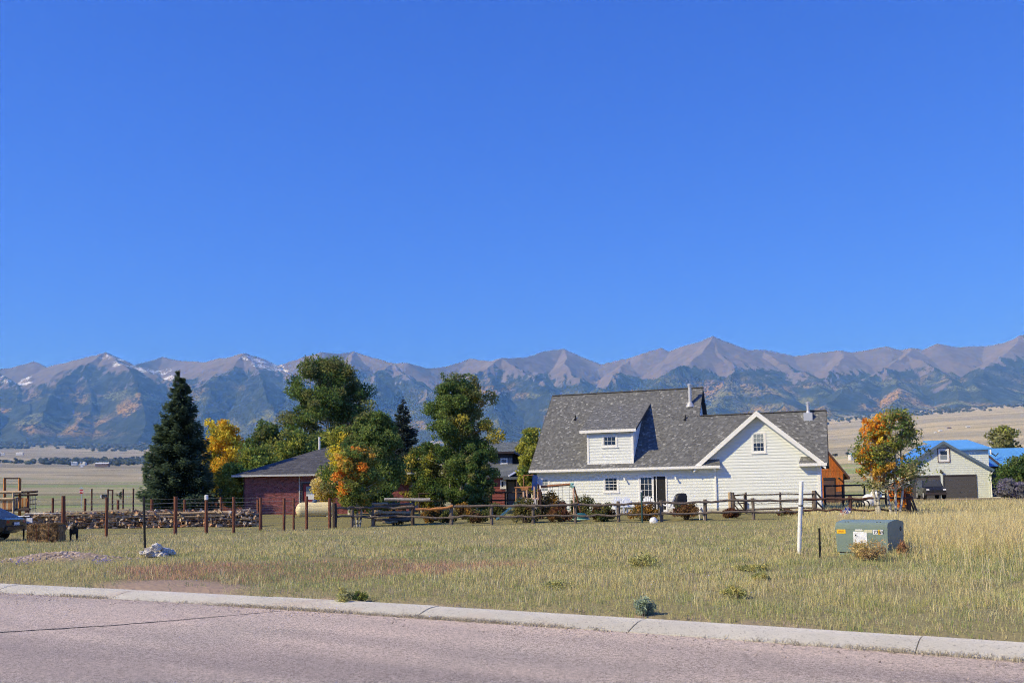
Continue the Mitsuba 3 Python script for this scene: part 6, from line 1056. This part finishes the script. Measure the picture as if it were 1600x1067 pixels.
n = 2600; p = np.stack([rb.uniform(-w, w, n), np.where(rb.random(n) < .65, -d, rb.uniform(-d, d, n)), rb.uniform(.0, h, n)], 1); p[:, 2] = np.where(p[:, 1] > -d + .01, h - .02, p[:, 2]); c = np.where(rb.random((n, 1)) < .55, (.40, .27, .13), (.14, .09, .06)) * rb.uniform(.6, 1.3, (n, 1)) * np.where(p[:, :1] > .15, .65, 1.0)
V, F, C = blades(p, rb.uniform(.05, .13, n), .010, c, rb, 1.2, 2); put_leaves('straw', *move((V, F), b, .06), C, parent=K, kind='stuff')
for x in (-.2, .2): put('twine', move(tube([(x, -d - .025, -.02), (x, -d - .025, h + .01), (x, d + .02, h + .01)], .008, 5), b, .06), 'red_board', parent=K)
# pipe gate, small white sign, dark board
K = thing('pipe_gate', 'thin galvanised pipe gate above the straw bale at the left', 'gate'); q = lambda x, y, d=33.0: P(x, y, d)
put('frame', tube([q(37, 815), q(37, 805.5), q(39, 803), q(60, 802.5), q(96, 801.5), q(96.5, 842)], .020, 7), 'galvanised', smooth=40, parent=K); put('rail', tube([q(40, 828), q(96, 829)], .012, 6), 'galvanised', parent=K)
K = thing('notice_sign', 'small blank white sign on two dark legs behind the parked car', 'sign'); a, c = P(42, 817, 32.4), P(51, 809, 32.4)
put('board', box(a[0], c[0], 32.35, 32.39, a[2], c[2]), 'label_white', parent=K)
for px in (36.8, 43.3): b = G(px, 32.5, 843); put('leg', cat([box(b[0] - .022, b[0] + .022, 32.47, 32.52, b[2] - .1, P(px, 807 + (px > 40) * 3, 32.5)[2])]), 'black_iron', parent=K)
mat('tarp', proc(lambda p, n, uv: mi.Color3f(.030, .034, .045) * (.7 + .7 * fbm(p.x * 3, p.y * 3, p.z * 3, 3))), .65)
K = thing('utility_trailer', 'dark tarpaulin covered trailer with sloping front behind the white sign', 'trailer'); y0, y1 = 36.0, 38.2; q = lambda x, y, d: P(x, y, d)
put('cover', hexa([q(33, 829, y0), q(50, 829, y0), q(36, 826, y1), q(52, 826, y1), q(21.5, 807.5, y0), q(46, 807, y0), q(25, 806, y1), q(48, 805.5, y1)]), 'tarp', parent=K); put('edge', tube([q(21.5, 807, y0 - .04), q(46, 806.4, y0 - .04)], .03, 6), 'white_metal', parent=K)
for px in (37, 49): b = G(px, 37, 836); put('leg', tube([b - [0, 0, .1], P(px, 826, 37)], .035, 6), 'black_iron', parent=K)
# wooden climbing deck at the left edge
K = thing('timber_deck', 'raised timber play deck with orange board railing at the left edge', 'deck'); D = 45.0; q = lambda x, y, d=D: P(x, y, d)
for px, top, d, r, m in ((7, 747.5, D, .075, 'orange_wood'), (30.5, 747.5, D, .075, 'orange_wood'), (20.5, 770, D - .4, .055, 'pale_wood'), (44, 767, D - .1, .06, 'rusty_pipe'), (-14, 747, D, .075, 'orange_wood')): put('post', tube([G(px, d, 825) - [0, 0, .1], q(px, top, d)], r, 4), m, parent=K)
put('top_bar', tube([q(6.5, 747.3), q(31, 747.3)], .035, 5), 'dark_wood', parent=K)
for x0, y0_, x1, y1_, r, m, d in ((-30, 769.5, 34, 768.8, .075, 'pale_wood', D - .25), (33, 769.3, 58.5, 767.8, .055, 'dark_wood', D - .2), (20, 774, 58.5, 772.8, .05, 'dark_wood', D - .2), (-30, 779.5, 21, 779.5, .07, 'pale_wood', D - .45), (-30, 797.5, 46, 796, .08, 'dark_wood', D - .3), (22, 778, 43, 778, .03, 'pale_wood', D + .3)): put('beam', tube([q(x0, y0_, d), q(x1, y1_, d)], r, 4), m, parent=K)
for i in range(22):
    x = -24 + i * 3.05; t = 780.5 if x < 20 else 778.5; dd = D - .40 if x < 20 else D + .25
    put('railing_board', hexa([q(x, 796, dd), q(x + 2.6, 796, dd), q(x, 796, dd + .03), q(x + 2.6, 796, dd + .03), q(x, t, dd), q(x + 2.6, t, dd), q(x, t, dd + .03), q(x + 2.6, t, dd + .03)]), ['orange_wood', 'play_wood', 'pale_wood'][(i * 7) % 3 if x < 20 else (0 if i % 4 else 2)], parent=K)
put('platform', hexa([q(-30, 799, D - .4), q(46, 798, D - .4), q(-30, 797, D + 2), q(47, 796, D + 2), q(-30, 797.4, D - .4), q(46, 796.4, D - .4), q(-30, 795.4, D + 2), q(47, 794.4, D + 2)]), 'dark_wood', parent=K)
for x in (47, 51, 55): put('rope', tube([q(x, 773), q(x + .5, 800)], .012, 4), 'wire', parent=K)
for y in (781, 788, 795): put('rope_rung', tube([q(46.5, y), q(57, y - 1)], .018, 4), 'dark_wood', parent=K)
# firewood
K = thing('firewood_pile', 'long low pile of split firewood stacked behind the rusty fence posts', 'firewood'); rw = np.random.default_rng(12); V, F, C, nn = [], [], [], 0
x0, x1 = P(50, 820, 41.5)[0], P(404, 820, 41.5)[0]; zb = G(230, 41.5, 825)[2]
def log(c, r, L, ax, tone, end):
    global nn
    ax = ax / np.linalg.norm(ax); a = np.cross(ax, [0, 0, 1.0]); a /= np.linalg.norm(a); b_ = np.cross(a, ax); k = rw.integers(3, 8); an = np.sort(rw.uniform(0, 2 * math.pi, k)) if k < 5 else np.arange(k) * 2 * math.pi / k + rw.random()
    rr = r * rw.uniform(.75, 1.15, k); ring_ = a * (np.cos(an) * rr)[:, None] + b_ * (np.sin(an) * rr)[:, None]; p0, p1 = c - ax * L / 2, c + ax * L / 2
    V.append(np.vstack([p0 + ring_, p1 + ring_, p0 + ring_, p0[None], p1 + ring_, p1[None]])); j = np.arange(k); j2 = (j + 1) % k
    F.append(np.vstack([np.stack([j, j2, k + j2], 1), np.stack([j, k + j2, k + j], 1), np.stack([j * 0 + 3 * k, 2 * k + j2, 2 * k + j], 1), np.stack([j * 0 + 4 * k + 1, 3 * k + 1 + j, 3 * k + 1 + j2], 1)]) + nn); nn += 5 * k + 2
    C.append(np.vstack([np.tile(tone, (2 * k, 1)), np.tile(end, (k + 1, 1)), np.tile(end, (k + 1, 1))]))
x = x0
while x < x1:
    u = (x - x0) / (x1 - x0); top = .70 + .16 * meshkit.fbm(np.array([[x * .9, 0, 3.0]]), 3, 5)[0] - .05; top *= min(1, (x1 - x) / .5 + .45); z = .04
    while z < top:
        r = rw.uniform(.045, .095); t = rw.random(); end = np.array([(.72, .57, .38), (.66, .45, .26), (.55, .50, .44), (.62, .34, .17)][rw.integers(4)]) * rw.uniform(.6, 1.2); tone = np.array([(.42, .31, .22), (.24, .17, .12), (.46, .41, .36)][rw.integers(3)]) * rw.uniform(.6, 1.2)
        log(np.array([x + rw.normal(0, .03), 41.5 + rw.normal(0, .10), zb + z]), r, rw.uniform(.36, .5), np.array([.45 + rw.normal(0, .45), 1.0, -.15 + rw.normal(0, .3)]), tone, end); z += r * 1.45
    x += rw.uniform(.09, .15)
for i in range(22):
    xx = rw.uniform(x0, x1); log(np.array([xx, 41.3 + rw.normal(0, .15), zb + .70 + rw.uniform(-.16, .06) - .25 * (xx > x1 - .5)]), rw.uniform(.04, .09), rw.uniform(.36, .5), np.array([1.0, rw.normal(0, .9), rw.normal(0, .45)]), np.array((.46, .34, .23)) * rw.uniform(.6, 1.5), np.array((.55, .43, .28)))
put('log', (np.vstack(V), np.vstack(F)), 'tinted', parent=K, color=np.vstack(C), kind='stuff'); put('core', box(x0 + .1, x1 - .15, 41.58, 41.72, zb - .1, zb + .34), 'dark_wood', parent=K)
# stop sign on the far road
d = 160; b = G(127, d, 794); K = thing('stop_sign', 'small red stop sign with street name plate far across the field', 'stop sign'); c = P(127.3, 768, d); a = np.arange(8) * math.pi / 4 + math.pi / 8; mat('sign_red', (.42, .035, .04), .5); mat('sign_green', (.35, .42, .45), .5)
put('post', tube([b - [0, 0, .2], [b[0], d, c[2] + .85]], .05, 6), 'galvanised', parent=K); fp = put('face', extr(Polygon(np.stack([c[0] + .41 * np.cos(a), c[2] + .41 * np.sin(a)], 1)), d - .09, d - .06), 'sign_red', parent=K); t = meshkit.text_mesh('STOP', .25, .004, bold=True); v = np.array(t.vertices); v = np.stack([c[0] - .5 * np.ptp(v[:, 0]) + v[:, 0] - v[:, 0].min(), d - .092 - v[:, 2], c[2] - .125 + v[:, 1]], 1); put('lettering', (v, np.array(t.faces)), 'white_paint', parent=fp)
put('border', cat([extr(Polygon(np.stack([c[0] + .43 * np.cos(a), c[2] + .43 * np.sin(a)], 1)), d - .06, d - .05)]), 'white_paint', parent=fp); put('name_plate', box(c[0] - .35, c[0] + .35, d - .08, d - .05, c[2] + .52, c[2] + .72), 'sign_green', parent=K)
b = G(1321, 39.6, 812); K = thing('pinwheel', 'red, white and blue pinwheel cluster by a rusty fence post', 'pinwheel'); put('stick', cat([tube([b + [x, 0, -.1], b + [x, 0, z]], .01, 5) for x, z in ((-.10, .28), (.10, .40))]), 'white_paint', parent=K)
for (x, z), cs in (((-.10, .26), ('flag_red', 'white_paint')), ((.10, .38), ('flag_blue', 'white_paint'))):
    for n_, c_ in (('flag_red', (.50, .08, .09)), ('flag_blue', (.04, .06, .42))):
        if n_ not in scene: mat(n_, c_, .5)
    for i in range(6):
        a = i * math.pi / 3; e = b + [x, -.03, z]; p1, p2 = e + np.array([math.cos(a), 0, math.sin(a)]) * .16, e + np.array([math.cos(a + .8), -.25, math.sin(a + .8)]) * .15
        put('vane', (np.array([e, p1, p2, e + [0, .012, 0], p1 + [0, .012, 0], p2 + [0, .012, 0]]), np.array([[0, 1, 2], [3, 5, 4], [0, 3, 4], [0, 4, 1], [1, 4, 5], [1, 5, 2], [2, 5, 3], [2, 3, 0]])), cs[i % 2], parent=K)
# teal play shelter under the aspens
b = G(720, 62, 795); K = thing('play_shelter', 'small teal roofed play shelter in the shade of the tall aspens', 'play shelter'); tp = P(720, 775, 62)
put('roof', hexa([(b[0] - .7, 61.5, tp[2]), (b[0] + .7, 61.5, tp[2]), (b[0] - .7, 62.6, tp[2]), (b[0] + .7, 62.6, tp[2]), (b[0] - .4, 61.7, tp[2] + .42), (b[0] + .4, 61.7, tp[2] + .42), (b[0] - .4, 62.4, tp[2] + .42), (b[0] + .4, 62.4, tp[2] + .42)]), mat('teal_roof', (.03, .28, .27), .5), parent=K)
for x in (-.6, .6):
    for y in (61.6, 62.5): put('post', box(b[0] + x - .06, b[0] + x + .06, y - .06, y + .06, b[2] - .1, tp[2]), 'play_wood', parent=K)

# ------------------------------------------------------------------ far valley: farms, trees, woodland
FR = np.random.default_rng(91)
mat('far_white', (.62, .62, .62), .6); mat('far_wall', (.34, .32, .30), .8); mat('far_roof', (.58, .60, .62), .5); mat('far_green_roof', (.16, .30, .27), .6); mat('far_brown', (.16, .11, .08), .8); mat('far_pane', (.03, .04, .05), .2)
def farm(label, px, py, km, w, h, dp=9.0, wall='far_white', roof='far_roof', name='farm_house', cat_='house', rz=0.2):
    p = P(px, py, km * 1000.0); z = float(gz(p[0], p[1])); zt = p[2]
    k = thing(name, label, cat_); b = np.array([p[0], p[1], max(z, zt) if abs(z - zt) < 30 else z]); A = lambda m: move(m, b, rz); w2, d2 = w / 2, dp / 2
    put('wall', A(box(-w2, w2, -d2, d2, -6, h)), wall, parent=k)
    put('roof', A(cat([slab([(-w2 - .6, -d2 - .6, h - .1), (w2 + .6, -d2 - .6, h - .1), (w2 + .6, 0, h + dp * .30), (-w2 - .6, 0, h + dp * .30)], .3), slab([(w2 + .6, d2 + .6, h - .1), (-w2 - .6, d2 + .6, h - .1), (-w2 - .6, 0, h + dp * .30), (w2 + .6, 0, h + dp * .30)], .3)])), roof, parent=k)
    for i in range(max(2, int(w / 5))): x = -w2 + (i + .6) * w / max(2, int(w / 5)); put('window', A(box(x - .6, x + .6, -d2 - .06, -d2, h * .35, h * .75)), 'far_pane', parent=k)
def tree_blob(px, py, km, r, h, c, seed):
    p = P(px, py, km * 1000.0); z = float(gz(p[0], p[1])); return np.array([p[0], p[1], z if km < 1.2 else p[2]]), r, h
def far_tree(label, px, py, km, r, h, col, seed, n=500, name='far_tree'):
    b, r, h = tree_blob(px, py, km, r, h, col, seed); q = np.random.default_rng(seed); k = thing(name, label, 'tree')
    put('trunk', tube([b - [0, 0, 1], b + [0, 0, h * .5]], r * .07, 5), 'bark_dark', parent=k); cs = [(b + np.array([q.normal(0, .3) * r, q.normal(0, .3) * r, h * q.uniform(.25, .8)]), r * q.uniform(.4, .65)) for _ in range(9)]
    ms = [leaf_cloud(c + in_ball(n // 9, q) * rr * np.array([1, 1, h / r * .45]), r * .16, np.array(col) * q.uniform(.6, 1.4, (n // 9, 1)), q) for c, rr in cs]; put_leaves('crown', *cat3(ms), parent=k)
far_tree('solitary dark upright bush in the meadow left of the spruce', 188, 757, .42, 1.45, 4.0, (.055, .065, .035), 1)
far_tree('low dark rounded tree in the far field beside the long barn', 207, 726.5, 2.6, 8, 10, (.06, .065, .045), 2); far_tree('dark tree at the left end of the ranch yard', 112, 725.5, 3.0, 7, 8, (.07, .075, .05), 3); far_tree('dark tree behind the white ranch roofs', 122, 721, 3.1, 7, 9, (.06, .07, .045), 4); far_tree('pale bushy tree at the right end of the ranch yard', 139, 724.5, 3.0, 6, 6, (.12, .10, .06), 5)
far_tree('dark lone tree in the far left field', 24, 720, 2.8, 8, 10, (.06, .07, .045), 6); far_tree('round dark tree beside the farm right of the orange barn', 1325, 712.5, 1.4, 4.2, 7.5, (.06, .07, .035), 7); far_tree('low spreading tree left of the round one by the farm', 1306, 713, 1.4, 5, 5, (.10, .10, .06), 8)
farm('white roofed ranch house in the left valley, between dark trees', 116, 724.5, 3.0, 18, 4.0); farm('second small white ranch house beside the dark trees', 132, 724.5, 2.98, 9, 3.4, rz=-.3); farm('tiny white ranch shed lowest in the ranch yard', 128, 727, 2.8, 8, 2.6, 5, rz=.1); farm('long dark barn with pale roof right of the ranch yard', 160, 726.5, 2.9, 42, 4.2, 14, 'far_brown', 'far_roof', 'barn', 'barn', .06)
farm('long white roofed shed high in the far left valley', 31, 709.5, 4.6, 36, 4.5, 14, name='farm_shed', cat_='shed', rz=.05); farm('small white house at the far left edge of the valley', 4, 710, 4.6, 16, 5)
farm('farm house with green and white roof right of the orange barn', 1333, 713, 1.35, 12, 2.6, 8, 'far_white', 'far_green_roof'); farm('white house on the right hand slope above the blue roofs', 1513, 678, 3.6, 16, 4); farm('cluster end white house on the slope left of the garage gable', 1470, 684.5, 3.4, 14, 4); farm('brown roofed house on the right hand slope', 1484, 679, 3.6, 14, 3.4, 9, 'far_brown', 'far_brown'); farm('smallest white house beside the garage gable', 1462, 686, 3.3, 8, 3.2, 7)
b = P(164, 757.5, 450.0); b[2] = float(gz(b[0], b[1])); k = thing('stock_trailer', 'tiny black and white stock trailer in the meadow', 'trailer'); put('body', move(chamfer(-1.3, 1.3, -.9, .9, .5, 2.3, .12), b), 'black_iron', parent=k); put('front', move(chamfer(-1.95, -1.32, -.85, .85, .6, 2.0, .1), b), 'far_white', parent=k)
for x in (-.6, .6): put('wheel', move(tube([(x, -.98, .4), (x, -.85, .4)], .4, 12), b), 'tyre', parent=k)
# woodland belts and scattered trees, too many to count
def belt(name, label, regs, seed, col):
    q = np.random.default_rng(seed); ms = []; base = trimesh.creation.icosphere(subdivisions=0); bv, bf = np.array(base.vertices), np.array(base.faces); n0 = 0; V, F, C = [], [], []
    for px0, px1, d0, d1, n, s0, s1 in regs:
        for _ in range(n):
            d = q.uniform(d0, d1); px = q.uniform(px0, px1)
            x = (px - 800) / FOCAL * d; f = float(fb(np.array([x * 1.0]), np.array([d]), .0012, 4)[0])
            if f < .42 + .16 * q.random(): continue
            s = q.uniform(s0, s1); v = bv * (1 + .5 * (q.random((len(bv), 1)) - .5)) * s * np.array([1.3, 1.3, .85]) + np.array([x, d, float(gz(x, d)) + 3 + s * .4]); V.append(v); F.append(bf + n0); n0 += len(bv); C.append(np.tile(np.array(col) * q.uniform(.6, 1.5), (len(bv), 1)))
    put(name, (np.vstack(V), np.vstack(F)), 'tinted', smooth=False, color=np.vstack(C), kind='stuff', label=label, cat_='woodland')
belt('woodland', 'dark belts of far trees scattered over the upper valley', [(-120, 480, 2900, 5600, 2600, 4, 11), (-120, 620, 5600, 8300, 1800, 8, 18), (-100, 700, 7800, 9300, 3000, 10, 24), (620, 1250, 6800, 9200, 900, 7, 14), (1290, 1700, 6500, 9500, 700, 6, 13), (-60, 260, 1900, 4200, 110, 2.0, 4.0)], 17, (.045, .055, .035))
